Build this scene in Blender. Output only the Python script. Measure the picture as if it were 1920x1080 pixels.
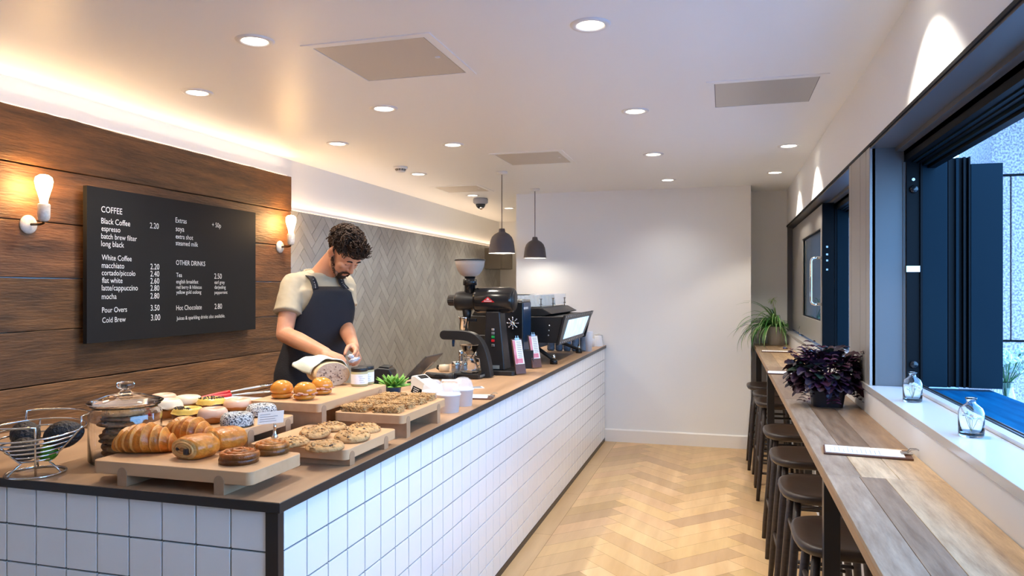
import bpy, bmesh, math, random
from mathutils import Vector, Matrix, noise
PI = math.pi
R = random.Random(7)
S = bpy.context.scene
for o in list(bpy.data.objects): bpy.data.objects.remove(o)
COL = S.collection

# ------------------------------------------------------------------ camera
F = 1380.0; YAW = math.radians(16.01); CH = 1.475; HY = 541.0
CA, SA = math.cos(YAW), math.sin(YAW)
cd = bpy.data.cameras.new('camera'); cam = bpy.data.objects.new('camera', cd); COL.objects.link(cam)
cd.sensor_width = 36; cd.lens = 36*F/1920; cd.shift_y = 1/1920; cd.clip_start = .05
cam.location = (0, 0, CH); cam.rotation_euler = (PI/2, 0, YAW)
S.camera = cam
# ------------------------------------------------------------------ light of the place
S.view_settings.view_transform = 'Standard'; S.view_settings.look = 'None'
S.view_settings.gamma = 1; S.view_settings.use_curve_mapping = False
S.view_settings.exposure = 0.5
w = bpy.data.worlds.new('dusk_sky'); S.world = w; w.use_nodes = True
wn = w.node_tree; bgn = wn.nodes['Background']
tc = wn.nodes.new('ShaderNodeTexCoord'); sp = wn.nodes.new('ShaderNodeSeparateXYZ'); rp = wn.nodes.new('ShaderNodeValToRGB')
wn.links.new(tc.outputs['Generated'], sp.inputs[0]); wn.links.new(sp.outputs['Z'], rp.inputs[0]); wn.links.new(rp.outputs[0], bgn.inputs[0])
rp.color_ramp.elements[0].color = (.24, .54, 1, 1); rp.color_ramp.elements[1].color = (.15, .43, 1, 1)
bgn.inputs[1].default_value = 7.6

def lamp(name, kind, loc, energy, color, rot=(0, 0, 0), **kw):
    l = bpy.data.lights.new(name, kind); l.energy = energy; l.color = color
    for k, v in kw.items(): setattr(l, k, v)
    o = bpy.data.objects.new(name, l); COL.objects.link(o); o.location = loc; o.rotation_euler = rot
    return o
WARM = (1, .93, .82); STRIP = (1, .70, .45)

# ------------------------------------------------------------------ pixel to place
def XY(px, py, z):
    d = F*(CH-z)/(py-HY); r = (px-960)/F*d
    return (r*CA-d*SA, r*SA+d*CA)
def atZ(px, py, z): x, y = XY(px, py, z); return Vector((x, y, z))
def atX(px, py, X):
    k = (px-960)/F; d = X/(k*CA-SA); return Vector((X, d*(k*SA+CA), CH-(py-HY)*d/F))
def atY(px, py, Y):
    k = (px-960)/F; d = Y/(k*SA+CA); return Vector((d*(k*CA-SA), Y, CH-(py-HY)*d/F))
def atD(px, py, d):
    r = (px-960)/F*d; return Vector((r*CA-d*SA, r*SA+d*CA, CH-(py-HY)*d/F))

# ------------------------------------------------------------------ materials
def mat(name, col=(.8, .8, .8), rough=.5, metal=0, trans=0, ior=1.45, emit=None, es=0, attr=False, spec=None,
        nscale=None, ncol=None, namt=1, stretch=(1, 1, 1), bump=0, bscale=60, coat=0, alpha=1, ramp=(.35, .65), sub=0, rvar=0, detail=6, nrough=.55):
    m = bpy.data.materials.new(name); m.use_nodes = True; N = m.node_tree.nodes; L = m.node_tree.links
    b = N['Principled BSDF']; b.inputs['Base Color'].default_value = (*col, 1)
    b.inputs['Roughness'].default_value = rough; b.inputs['Metallic'].default_value = metal
    b.inputs['Transmission Weight'].default_value = trans; b.inputs['IOR'].default_value = ior
    b.inputs['Coat Weight'].default_value = coat; b.inputs['Alpha'].default_value = alpha
    if spec is not None: b.inputs['Specular IOR Level'].default_value = spec
    if sub: b.inputs['Subsurface Weight'].default_value = sub; b.inputs['Subsurface Radius'].default_value = (.02, .008, .004)
    if emit: b.inputs['Emission Color'].default_value = (*emit, 1); b.inputs['Emission Strength'].default_value = es
    src = None
    t = N.new('ShaderNodeTexCoord'); mp = N.new('ShaderNodeMapping'); L.new(t.outputs['Object'], mp.inputs[0]); mp.inputs['Scale'].default_value = stretch
    if nscale:
        n = N.new('ShaderNodeTexNoise'); n.inputs['Scale'].default_value = nscale; n.inputs['Detail'].default_value = detail; n.inputs['Roughness'].default_value = nrough
        L.new(mp.outputs[0], n.inputs['Vector'])
        r = N.new('ShaderNodeValToRGB'); r.color_ramp.elements[0].position = ramp[0]; r.color_ramp.elements[1].position = ramp[1]
        r.color_ramp.elements[0].color = (*ncol, 1); r.color_ramp.elements[1].color = (*col, 1)
        L.new(n.outputs['Fac'], r.inputs[0]); src = r.outputs[0]
        if rvar:
            mr = N.new('ShaderNodeMapRange'); mr.inputs['To Min'].default_value = rough-rvar; mr.inputs['To Max'].default_value = rough+rvar
            L.new(n.outputs['Fac'], mr.inputs[0]); L.new(mr.outputs[0], b.inputs['Roughness'])
    if attr:
        a = N.new('ShaderNodeAttribute'); a.attribute_name = 'Col'
        if src:
            mx = N.new('ShaderNodeMix'); mx.data_type = 'RGBA'; mx.blend_type = 'MULTIPLY'; mx.inputs['Factor'].default_value = 1
            L.new(src, mx.inputs['A']); L.new(a.outputs['Color'], mx.inputs['B']); src = mx.outputs['Result']
        else: src = a.outputs['Color']
    if src: L.new(src, b.inputs['Base Color'])
    if bump:
        n2 = N.new('ShaderNodeTexNoise'); n2.inputs['Scale'].default_value = bscale; n2.inputs['Detail'].default_value = 4
        L.new(mp.outputs[0], n2.inputs['Vector'])
        bp = N.new('ShaderNodeBump'); bp.inputs['Strength'].default_value = bump; bp.inputs['Distance'].default_value = .01
        L.new(n2.outputs['Fac'], bp.inputs['Height']); L.new(bp.outputs[0], b.inputs['Normal'])
    return m
def wood(name, c, d, axis='Y', sc=7, rough=.5, attr=False, bump=.15, ramp=(.3, .7), coat=0):
    st = {'X': (.12, 1, 1), 'Y': (1, .12, 1), 'Z': (1, 1, .12)}[axis]; st = tuple(v*sc for v in st)
    return mat(name, c, rough, nscale=3, ncol=d, stretch=st, bump=bump, bscale=8, attr=attr, ramp=ramp, rvar=.1, coat=coat, detail=9)
M = {}
M['wall'] = mat('wall_paint', (.84, .85, .86), .6, bump=.03, bscale=300)
M['ceil'] = mat('ceiling_paint', (.90, .92, .93), .42, bump=.01, bscale=3)
M['skirt'] = mat('skirting_paint', (.84, .82, .80), .35)
M['floor'] = wood('oak_floor', (.70, .485, .265), (.56, .36, .175), 'Y', 4, .36, attr=True, bump=.05)
M['floorbase'] = mat('floor_underlay', (.18, .10, .045), .6)
M['clad'] = mat('reclaimed_boards', (.26, .113, .043), .55, nscale=2.3, ncol=(.070, .034, .017), stretch=(3, .9, 8), bump=.5, bscale=14, attr=True, ramp=(.36, .68), detail=14, rvar=.12, nrough=.72)
M['walltile'] = mat('grey_gloss_tile', (.42, .41, .385), .13, attr=True, nscale=5, ncol=(.375, .365, .34), bump=.10, bscale=9)
M['grout'] = mat('dark_grout', (.07, .065, .06), .8)
M['tile'] = mat('white_gloss_tile', (.86, .87, .88), .12, bump=.02, bscale=8)
M['grout2'] = mat('grey_grout', (.13, .15, .17), .7)
M['top'] = wood('worktop_oak', (.50, .315, .185), (.36, .215, .12), 'Y', 5, .38, attr=True, bump=.03)
M['bronze'] = mat('dark_bronze_edge', (.045, .037, .034), .38, metal=.4)
M['beech'] = wood('beech_board', (.66, .40, .215), (.56, .32, .16), 'X', 6, .45, bump=.04)
M['beechY'] = wood('beech_board_long', (.66, .40, .215), (.56, .32, .16), 'Y', 6, .45, bump=.04)
M['beechE'] = wood('beech_foot', (.46, .27, .15), (.37, .21, .11), 'Y', 9, .5, bump=.04)
M['black'] = mat('black_satin', (.014, .013, .013), .42)
M['blackg'] = mat('black_gloss', (.012, .012, .013), .18)
M['blackmetal'] = mat('black_powder_coat', (.025, .022, .022), .35, metal=.3)
M['board'] = mat('menu_board_black', (.014, .0135, .014), .6, spec=.25)
M['letter'] = mat('white_lettering', (.80, .79, .76), .6)
M['greyletter'] = mat('grey_print', (.25, .25, .27), .6)
M['white'] = mat('white_plastic', (.80, .80, .80), .35)
M['paper'] = mat('white_paper', (.86, .85, .84), .7)
M['ceramic'] = mat('white_porcelain', (.72, .69, .65), .2, nscale=60, ncol=(.55, .52, .48))
M['chrome'] = mat('chrome', (.75, .75, .76), .12, metal=1)
M['steel'] = mat('brushed_steel', (.55, .54, .53), .3, metal=1)
M['brass'] = mat('aged_brass', (.10, .06, .03), .35, metal=1)
M['glass'] = mat('clear_glass', (1, 1, 1), .0, trans=1, ior=1.45)
M['pane'] = mat('window_glass', (.015, .05, .075), .02, alpha=.62)
M['plastic'] = mat('clear_plastic', (.9, .92, .95), .05, alpha=.20)
M['grey'] = mat('grey_frame_paint', (.11, .105, .105), .38, metal=.0, spec=.3)  # frame grey, darkened for the shade on the window reveals
M['greyp'] = mat('grey_frame_paint_lit', (.30, .285, .27), .32, spec=.4)  # lighter copy of the frame grey, light on the faces put into the colour
M['greyl'] = mat('light_grey_sill', (.60, .58, .56), .22, metal=.1)
M['navy'] = mat('navy_frame', (.002, .010, .016), .55, spec=.1)
M['rubber'] = mat('black_rubber', (.0015, .002, .003), .5, spec=.12)
M['ledge'] = mat('sky_blue_ledge', (.001, .08, .17), .6, spec=.03, nscale=4, ncol=(.0005, .045, .11), stretch=(8, .8, 1))  # blue of the reflected sky put into the timber colour
M['granite'] = mat('speckled_granite', (.62, .50, .50), .6, nscale=90, ncol=(.26, .20, .20), ramp=(.42, .58))
M['lens'] = mat('downlight_lens', (1, 1, 1), .4, emit=(1, .90, .72), es=9)
M['bulb'] = mat('glowing_bulb', (1, .9, .7), .2, emit=(1, .74, .38), es=28)
M['filament'] = mat('sconce_bulb_glow', (1, .9, .7), .2, emit=(1, .60, .24), es=75)
M['led'] = mat('led_strip', (1, 1, 1), .5, emit=STRIP, es=.8)
M['shade'] = mat('taupe_lamp_shade', (.10, .080, .080), .65)
M['shadein'] = mat('white_shade_lining', (.8, .78, .75), .5)
M['screen'] = mat('backlit_panel', (.6, .75, .85), .2, emit=(.42, .70, 1), es=.9, nscale=8, ncol=(.3, .5, .6))
M['crust'] = mat('golden_pastry', (1, .97, .9), .36, nscale=30, ncol=(.80, .62, .45), attr=True, bump=.5, bscale=60, coat=.15, nrough=.65)
M['raisin'] = mat('dark_raisin', (.07, .03, .018), .5)
M['cookie'] = mat('oat_cookie', (.62, .37, .155), .8, nscale=40, ncol=(.40, .21, .08), bump=.9, bscale=55)
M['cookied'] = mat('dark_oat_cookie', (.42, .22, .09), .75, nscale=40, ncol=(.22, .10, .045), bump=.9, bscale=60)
M['choc'] = mat('dark_chocolate', (.03, .013, .008), .35)
M['granola'] = mat('granola', (.52, .30, .115), .7, nscale=60, ncol=(.13, .058, .02), bump=1, bscale=70, ramp=(.34, .48))
M['dough'] = mat('fried_dough', (.55, .23, .06), .5, nscale=15, ncol=(.42, .15, .035))
M['doughd'] = mat('dark_fried_dough', (.20, .07, .025), .45, nscale=15, ncol=(.12, .04, .015))
M['pink'] = mat('pale_pink_icing', (.80, .52, .37), .3, nscale=12, ncol=(.74, .44, .29), coat=.2)
M['cream'] = mat('cream_icing', (.84, .66, .46), .35)
M['yellow'] = mat('yellow_icing', (.78, .50, .10), .3)
M['coco'] = mat('coconut_on_dark_icing', (.72, .70, .66), .75, nscale=170, ncol=(.02, .022, .035), ramp=(.40, .52), bump=1, bscale=150)
M['jam'] = mat('red_jam', (.5, .01, .01), .2)
M['bun'] = mat('glazed_bun', (.80, .34, .045), .2, nscale=8, ncol=(.62, .20, .02), coat=.4)
M['bacon'] = mat('bacon', (.45, .16, .09), .5, nscale=50, ncol=(.7, .4, .28), bump=.5)
M['crumb'] = mat('bread_crumb', (.50, .36, .25), .85, nscale=30, ncol=(.34, .22, .15), bump=.9, bscale=60, ramp=(.30, .45))
M['bread'] = mat('bread_crust', (.55, .30, .12), .7, nscale=9, ncol=(.82, .62, .38), bump=.5, bscale=40)
M['towel'] = mat('pale_tea_towel', (.70, .74, .66), .85, bump=.25, bscale=250)
M['skin'] = mat('skin', (.56, .27, .155), .48, nscale=9, ncol=(.48, .205, .115), sub=.12, bump=.04, bscale=160)
M['stubble'] = mat('stubble_skin', (.17, .085, .05), .7, nscale=120, ncol=(.30, .15, .09), spec=.2)
M['hair'] = mat('dark_brown_hair', (.050, .024, .012), .6, nscale=40, ncol=(.018, .009, .005), spec=.2)
M['shirt'] = mat('sand_cotton', (.40, .325, .225), .85, nscale=6, ncol=(.36, .29, .195), bump=.12, bscale=24)
M['apron'] = mat('black_canvas', (.013, .012, .016), .8, bump=.2, bscale=180)
M['trouser'] = mat('black_trousers', (.015, .015, .017), .8)
M['avocado'] = mat('avocado_skin', (.016, .015, .018), .42, bump=1, bscale=120)
M['lime'] = mat('green_fruit_skin', (.05, .20, .008), .35, bump=.4, bscale=90)
M['red'] = mat('red_grip', (.55, .008, .012), .35)
M['leaf'] = mat('green_leaf', (.9, .9, .9), .4, attr=True)
M['purple'] = mat('purple_leaf', (.9, .9, .9), .55, attr=True)
M['soil'] = mat('soil', (.03, .02, .013), .9)
M['potblue'] = mat('navy_pot', (.012, .05, .12), .3)
M['cup'] = mat('white_paper_cup', (.80, .80, .83), .5)
M['stackcup'] = mat('grey_takeaway_cup', (.20, .24, .30), .45)
M['brownw'] = wood('brown_clipboard', (.14, .06, .035), (.09, .035, .02), 'X', 6, .4)
M['stool'] = mat('stained_black_ash', (.040, .026, .021), .36, nscale=3, ncol=(.025, .017, .014), stretch=(3, 30, 30), bump=.06, bscale=20)
M['bar'] = mat('reclaimed_bar_top', (.9, .9, .9), .40, nscale=3.2, ncol=(.42, .36, .32), stretch=(14, 1.6, 1), attr=True, bump=.12, bscale=8, ramp=(.30, .66), detail=14, rvar=.12, nrough=.70)
M['ply'] = mat('ply_edge', (.42, .26, .13), .5, nscale=3, ncol=(.33, .2, .1), stretch=(1, 2, 60))
M['hopper'] = mat('frosted_hopper', (.62, .53, .47), .35, trans=.35, ior=1.2)
M['honey'] = mat('pale_spread', (.50, .42, .20), .5)
M['coffee'] = mat('paper_filter', (.45, .30, .17), .7)
M['blue'] = mat('blue_steel_panel', (.015, .05, .12), .3, metal=.5)
M['hatch'] = mat('access_panel_paint', (.60, .56, .50), .4)
M['hatchm'] = mat('steel_vent_panel', (.56, .55, .53), .35, metal=.3)
M['green'] = mat('green_button', (.01, .3, .05), .4)
M['orange'] = mat('orange_sticker', (.8, .35, .03), .5)
M['pinkc'] = mat('pink_print', (.65, .10, .15), .5, nscale=9, ncol=(.75, .35, .42))
M['cabinet'] = mat('taupe_cabinet', (.19, .165, .13), .4)
M['flower'] = mat('white_petals', (.75, .78, .72), .8)

# ------------------------------------------------------------------ mesh helpers
def obj(name, bm, m, parent=None, smooth=False, loc=None, bevel=0, sub=0, angle=40, solid=0):
    if len(bm.faces) < 60000: bmesh.ops.recalc_face_normals(bm, faces=bm.faces[:])
    me = bpy.data.meshes.new(name); bm.to_mesh(me); bm.free()
    o = bpy.data.objects.new(name, me); COL.objects.link(o)
    for mm in (m if isinstance(m, (list, tuple)) else [m]): me.materials.append(mm)
    if smooth: me.polygons.foreach_set('use_smooth', [True]*len(me.polygons))
    if parent: o.parent = parent
    if loc is not None: o.location = loc
    if solid: md = o.modifiers.new('s', 'SOLIDIFY'); md.thickness = solid; md.offset = 0
    if bevel:
        md = o.modifiers.new('b', 'BEVEL'); md.width = bevel; md.segments = 3; md.limit_method = 'ANGLE'; md.angle_limit = math.radians(40)
        me.polygons.foreach_set('use_smooth', [True]*len(me.polygons))
        e = o.modifiers.new('w', 'WEIGHTED_NORMAL')
    if sub: md = o.modifiers.new('u', 'SUBSURF'); md.levels = sub; md.render_levels = sub
    return o
def thing(name, label, cat, loc=(0, 0, 0), rotz=0, group=None):
    o = bpy.data.objects.new(name, None); COL.objects.link(o); o.location = loc; o.rotation_euler = (0, 0, rotz); o.empty_display_size = .05
    return tag(o, label, cat, group)
def tag(o, label, cat, group=None):
    o['label'] = label; o['category'] = cat
    if group: o['group'] = group
    return o
def struct(o, label=None, cat=None):
    o['kind'] = 'structure'
    if label: o['label'] = label
    if cat: o['category'] = cat
    return o
def dup(root, loc, rotz=0, label=None, group=None, scale=None):
    r = root.copy(); COL.objects.link(r); r.location = loc; r.rotation_euler = (0, 0, rotz)
    if label: r['label'] = label
    if group: r['group'] = group
    if scale: r.scale = scale
    for ch in list(root.children):
        c = ch.copy(); COL.objects.link(c); c.parent = r
        for g in list(ch.children):
            d = g.copy(); COL.objects.link(d); d.parent = c
    return r
NB = bmesh.new
def box(bm, x0, x1, y0, y1, z0, z1, mi=0):
    v = [bm.verts.new((x, y, z)) for z in (z0, z1) for y in (y0, y1) for x in (x0, x1)]
    fs = [bm.faces.new([v[i] for i in f]) for f in ((0, 2, 3, 1), (4, 5, 7, 6), (0, 1, 5, 4), (2, 6, 7, 3), (0, 4, 6, 2), (1, 3, 7, 5))]
    for f in fs: f.material_index = mi
    return v
def bx(*a):
    bm = NB(); box(bm, *a); return bm
def obox(bm, c, ax, ay, az, sx, sy, sz):
    c = Vector(c); v = [bm.verts.new(c+ax*(i*sx/2)+ay*(j*sy/2)+az*(k*sz/2)) for k in (-1, 1) for j in (-1, 1) for i in (-1, 1)]
    for f in ((0, 2, 3, 1), (4, 5, 7, 6), (0, 1, 5, 4), (2, 6, 7, 3), (0, 4, 6, 2), (1, 3, 7, 5)): bm.faces.new([v[i] for i in f])
def lathe(bm, prof, n=32, c=(0, 0, 0), closed=False, mi=0, ax=None):
    rings = []
    q = ax.to_track_quat('Z', 'Y').to_matrix() if ax else Matrix.Identity(3)
    c = Vector(c)
    for r, z in prof:
        if r < 1e-6: rings.append([bm.verts.new(c+q@Vector((0, 0, z)))])
        else: rings.append([bm.verts.new(c+q@Vector((r*math.cos(2*PI*i/n), r*math.sin(2*PI*i/n), z))) for i in range(n)])
    ps = list(zip(rings, rings[1:]))
    if closed: ps.append((rings[-1], rings[0]))
    for a, b in ps:
        for i in range(n):
            j = (i+1) % n
            if len(a) == 1 and len(b) == 1: continue
            if len(a) == 1: f = bm.faces.new((a[0], b[j], b[i]))
            elif len(b) == 1: f = bm.faces.new((a[i], a[j], b[0]))
            else: f = bm.faces.new((a[i], a[j], b[j], b[i]))
            f.material_index = mi
    return bm
def lt(prof, n=32, c=(0, 0, 0), **k): return lathe(NB(), prof, n, c, **k)
def frames(P):
    T = []
    for i in range(len(P)):
        a = P[max(i-1, 0)]; b = P[min(i+1, len(P)-1)]; T.append((b-a).normalized())
    up = Vector((0, 0, 1)) if abs(T[0].z) < .9 else Vector((1, 0, 0))
    s = T[0].cross(up).normalized(); out = []
    for t in T:
        s = (s-t*s.dot(t)).normalized(); out.append((s, s.cross(t).normalized(), t))
    return out
def tube(bm, pts, r, n=8, cap=True, closed=False, flat=1, mi=0):
    P = [Vector(p) for p in pts]; rr = r if isinstance(r, (list, tuple)) else [r]*len(P)
    fr = frames(P); rings = []
    for p, (s, u, t), q in zip(P, fr, rr):
        rings.append([bm.verts.new(p+s*(q*math.cos(2*PI*k/n))+u*(q*flat*math.sin(2*PI*k/n))) for k in range(n)])
    prs = list(zip(rings, rings[1:]))
    if closed: prs.append((rings[-1], rings[0]))
    for a, b in prs:
        for k in range(n): bm.faces.new((a[k], a[(k+1) % n], b[(k+1) % n], b[k])).material_index = mi
    if cap and not closed:
        bm.faces.new(rings[0][::-1]).material_index = mi; bm.faces.new(rings[-1]).material_index = mi
    return bm
def tb(pts, r, n=8, **k): return tube(NB(), pts, r, n, **k)
def circ(r, z, n=32, c=(0, 0), a0=0, a1=2*PI, ep=False):
    m = n+1 if ep else n
    return [Vector((c[0]+r*math.cos(a0+(a1-a0)*i/n), c[1]+r*math.sin(a0+(a1-a0)*i/n), z)) for i in range(m)]
def ell(bm, c, r, mtx=None, seg=16, rings=10, mi=0, nz=0, nsc=20, seed=0):
    res = bmesh.ops.create_uvsphere(bm, u_segments=seg, v_segments=rings, radius=1)
    for v in res['verts']:
        p = v.co.copy()
        k = 1+nz*noise.noise(p*nsc+Vector((seed, seed*2, 0))) if nz else 1
        p = Vector((p.x*r[0]*k, p.y*r[1]*k, p.z*r[2]*k))
        if mtx: p = mtx@p
        v.co = p+Vector(c)
    for f in {f for v in res['verts'] for f in v.link_faces}: f.material_index = mi
    return bm
def prism(bm, poly, axis, a, b, mi=0):
    def P(u, v, w): return {'X': (w, u, v), 'Y': (u, w, v), 'Z': (u, v, w)}[axis]
    A = [bm.verts.new(P(u, v, a)) for u, v in poly]; B = [bm.verts.new(P(u, v, b)) for u, v in poly]
    n = len(poly)
    fs = [bm.faces.new(A), bm.faces.new(B[::-1])]+[bm.faces.new((A[i], B[i], B[(i+1) % n], A[(i+1) % n])) for i in range(n)]
    for f in fs: f.material_index = mi
    return bm
def fixn(bm): bmesh.ops.recalc_face_normals(bm, faces=bm.faces[:]); return bm
def rrect(x0, x1, y0, y1, r, n=6):
    out = []
    for cx, cy, a in ((x1-r, y1-r, 0), (x0+r, y1-r, PI/2), (x0+r, y0+r, PI), (x1-r, y0+r, 1.5*PI)):
        out += [(cx+r*math.cos(a+PI/2*i/n), cy+r*math.sin(a+PI/2*i/n)) for i in range(n+1)]
    return out
def colour(bm, fn):
    l = bm.loops.layers.float_color.get('Col') or bm.loops.layers.float_color.new('Col')
    for f in bm.faces:
        for lp in f.loops: lp[l] = (*fn(lp.vert.co, f), 1)
def clip(poly, x0, x1, y0, y1):
    for ax, lim, sg in ((0, x0, 1), (0, x1, -1), (1, y0, 1), (1, y1, -1)):
        out = []
        for i in range(len(poly)):
            p, q = poly[i], poly[(i+1) % len(poly)]; a = (p[ax]-lim)*sg; b = (q[ax]-lim)*sg
            if a >= 0: out.append(p)
            if (a >= 0) != (b >= 0):
                t = a/(a-b); out.append((p[0]+(q[0]-p[0])*t, p[1]+(q[1]-p[1])*t))
        poly = out
        if len(poly) < 3: return []
    return poly
def herring(x0, x1, y0, y1, L, W, g, ox=0, oy=0):
    """(W,W) runs along y, (L,-L) along x"""
    out = []; s = math.sqrt(.5)
    ni = int((y1-y0)/(W*1.414))+14; nj = int((x1-x0)/(L*1.414))+3
    for j in range(-2, nj):
        for i in range(-12, ni):
            for h in (0, 1):
                bxx = i*W+j*L; byy = i*W-j*L
                if h: rc = (bxx+g, bxx+L-g, byy+g, byy+W-g)
                else: rc = (bxx+g, bxx+W-g, byy+W+g, byy+W+L-g)
                P = [(rc[0], rc[2]), (rc[1], rc[2]), (rc[1], rc[3]), (rc[0], rc[3])]
                P = [((u-v)*s+x0+ox, (u+v)*s+y0+oy) for u, v in P]
                P = clip(P, x0, x1, y0, y1)
                if len(P) > 2: out.append((P, h))
    return out
def remesh(bm, name, m, parent, vox, it=6, loc=None):
    o = obj(name, bm, m, parent, smooth=True, loc=loc)
    md = o.modifiers.new('r', 'REMESH'); md.mode = 'VOXEL'; md.voxel_size = vox; md.use_smooth_shade = True
    s = o.modifiers.new('s', 'SMOOTH'); s.factor = .5; s.iterations = it
    return o

# ------------------------------------------------------------------ the room
XW, XL, YB, YR, ZC = .59, -3.06, 7.10, 7.53, 2.42
YN = -2.0; YF = 10.0
# floor
bm = NB(); box(bm, XL-.05, 1.0, YN, YF+.1, -.06, -.002, 0)
fl = struct(obj('floor', bm, M['floorbase']), 'pale oak herringbone floor between counter and window bar', 'floor')
bm = NB(); lay = bm.loops.layers.float_color.new('Col')
def plank(poly, z, c, h):
    f = bm.faces.new([bm.verts.new((x, y, z)) for x, y in poly])
    for lp in f.loops: lp[lay] = (*c, 1)
for P, h in herring(-.985, XW, 1.5, 7.6, .53, .135, .0008, ox=-.02, oy=.1):
    k = .76+.34*R.random(); plank(P, 0, (k, k*(.95+.06*R.random()), k*(.88+.14*R.random())), h)
for P, h in herring(-.985, XW, YN, 1.5, .53, .135, .0008):
    k = .86+.24*R.random(); plank(P, 0, (k, k, k), h)
y = YN
while y < 7.2:
    k = .80+.12*R.random(); plank([(-1.10, y+.001), (-.987, y+.001), (-.987, y+.899), (-1.10, y+.899)], 0, (k, k, k), 0); y += .9
for i in range(14):
    k = .8+.2*R.random(); plank([(XL, YN+i*.9), (-1.10, YN+i*.9), (-1.10, YN+.9+i*.9), (XL, YN+.9+i*.9)], 0, (k, k, k), 0)
plank([(-1.1, 7.2), (XW, 7.2), (XW, 10), (-1.1, 10)], -.0005, (.9, .9, .9), 0)
pk = obj('floor_planks', fixn(bm), M['floor'], fl)
# ceiling
bm = NB(); box(bm, XL-.1, XW+.3, YN, YF+.1, ZC, ZC+.1); struct(obj('ceiling', bm, M['ceil']), 'smooth off-white plaster ceiling', 'ceiling')
# walls
struct(obj('wall_left', bx(XL-.1, XL, YN, YF+.1, 0, ZC), M['wall']), 'white left wall above the boards and tiles', 'wall')
xb0 = atY(968, 500, YB).x; xb1 = atY(1408, 500, YB).x
struct(obj('wall_back', bx(xb0, xb1, YB, YR+.1, 0, ZC), M['wall']), 'plain white wall at the end of the room', 'wall')
struct(obj('wall_recess', bx(xb1-.05, XW+.3, YR, YR+.1, 0, ZC), M['wall']), 'white wall at the back of the recess by the window', 'wall')
struct(obj('wall_corridor', bx(XL-.1, xb0+.1, YF, YF+.1, 0, ZC), M['wall']), 'cream wall at the far end of the passage', 'wall')
struct(obj('wall_passage', bx(xb0, xb0+.08, YR+.1, YF, 0, ZC), M['wall']), 'side wall of the passage', 'wall')
bm = NB(); box(bm, XW, XW+.22, YN, YR+.1, 0, 1.045)
struct(obj('wall_window_lower', bm, M['wall']), 'white wall below the window sill', 'wall')
bm = NB(); box(bm, XW, XW+.12, YN, YR+.1, 2.075, ZC); box(bm, XW, XW+.22, YN, .3, 1.07, 2.08)
struct(obj('wall_window_upper', bm, M['wall']), 'white wall above the windows', 'wall')
bm = NB(); box(bm, XL, XW+.1, YN-.1, YN, 0, ZC)
struct(obj('wall_near', bm, M['wall']), 'white wall behind the viewer', 'wall')
bm = NB(); prism(bm, [(YB-.015, 0), (YB, 0), (YB, .122), (YB-.009, .122), (YB-.015, .112)], 'X', -1.10, xb1)
struct(obj('baseboard_back', fixn(bm), M['skirt']), 'white skirting board along the end wall', 'skirting board')

# sill and window frames
ys0 = YN
struct(obj('trim_sill', bx(XW-.012, XW+.135, ys0, YR, 1.045, 1.071), M['greyl'], bevel=.002), 'light grey metal window sill', 'window sill')
struct(obj('trim_head', bx(XW-.006, XW+.002, ys0, YR, 2.066, 2.078), M['rubber']), 'solid black strip standing in for the shadow gap above the windows', 'trim')  # shade of the gap drawn as a black strip
PY0, PY1 = 3.36, 3.88
bm = NB()
for a, b in ((PY0, PY0+.075), (PY0+.080, PY0+.215), (PY0+.220, PY1-.07), (PY1-.066, PY1)):
    box(bm, XW-.004, XW+.02, a, b, 1.071, 2.066)
box(bm, XW+.005, XW+.22, PY0, PY1, 1.071, 2.066, 1)
struct(obj('trim_pier', bm, [M['greyp'], M['grey']], bevel=.002), 'grey metal clad pier between the two windows', 'pier')  # front panels in the lit grey, core and reveals in the darker copy
def window(n, y0, y1, label):
    t = thing('window_%d' % n, label, 'window', (XW, (y0+y1)/2, 1.07)); t['kind'] = 'structure'
    yo = (y0+y1)/2; zo = 1.07
    def P(nm, m, *bxs, **k):
        b = NB()
        for q in bxs: box(b, q[0]-XW, q[1]-XW, q[2]-yo, q[3]-yo, q[4]-zo, q[5]-zo)
        return obj(nm, b, M[m], t, **k)
    P('head_lining', 'grey', (XW, .685, y0, y1, 2.058, 2.075), (.685, .715, y0, y1, 2.040, 2.075))
    P('head_track', 'rubber', (.715, .74, y0, y1, 1.995, 2.06), (.76, .775, y0, y1, 1.985, 2.06), (.715, .83, y0, y1, 2.02, 2.075), (.80, .83, y0, y1, 1.965, 2.03))
    P('track_rail', 'navy', (.742, .758, y0, y1, 1.99, 2.03), (.78, .795, y0, y1, 1.975, 2.03))
    P('sill_upstand', 'greyl', (.725, .755, y0, y1, 1.071, 1.083))
    P('sill_track', 'rubber', (.757, .790, y0, y1, 1.045, 1.079))
    P('track_strip', 'steel', (.765, .769, y0, y1, 1.079, 1.083), (.779, .783, y0, y1, 1.079, 1.083))
    return t, P
w1, P1 = window(1, .3, PY0, 'near window opening with dark folded sashes and pale sill')
w2, P2 = window(2, PY1, YR, 'far window with grey sliding leaf and chrome pull handle')
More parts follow.
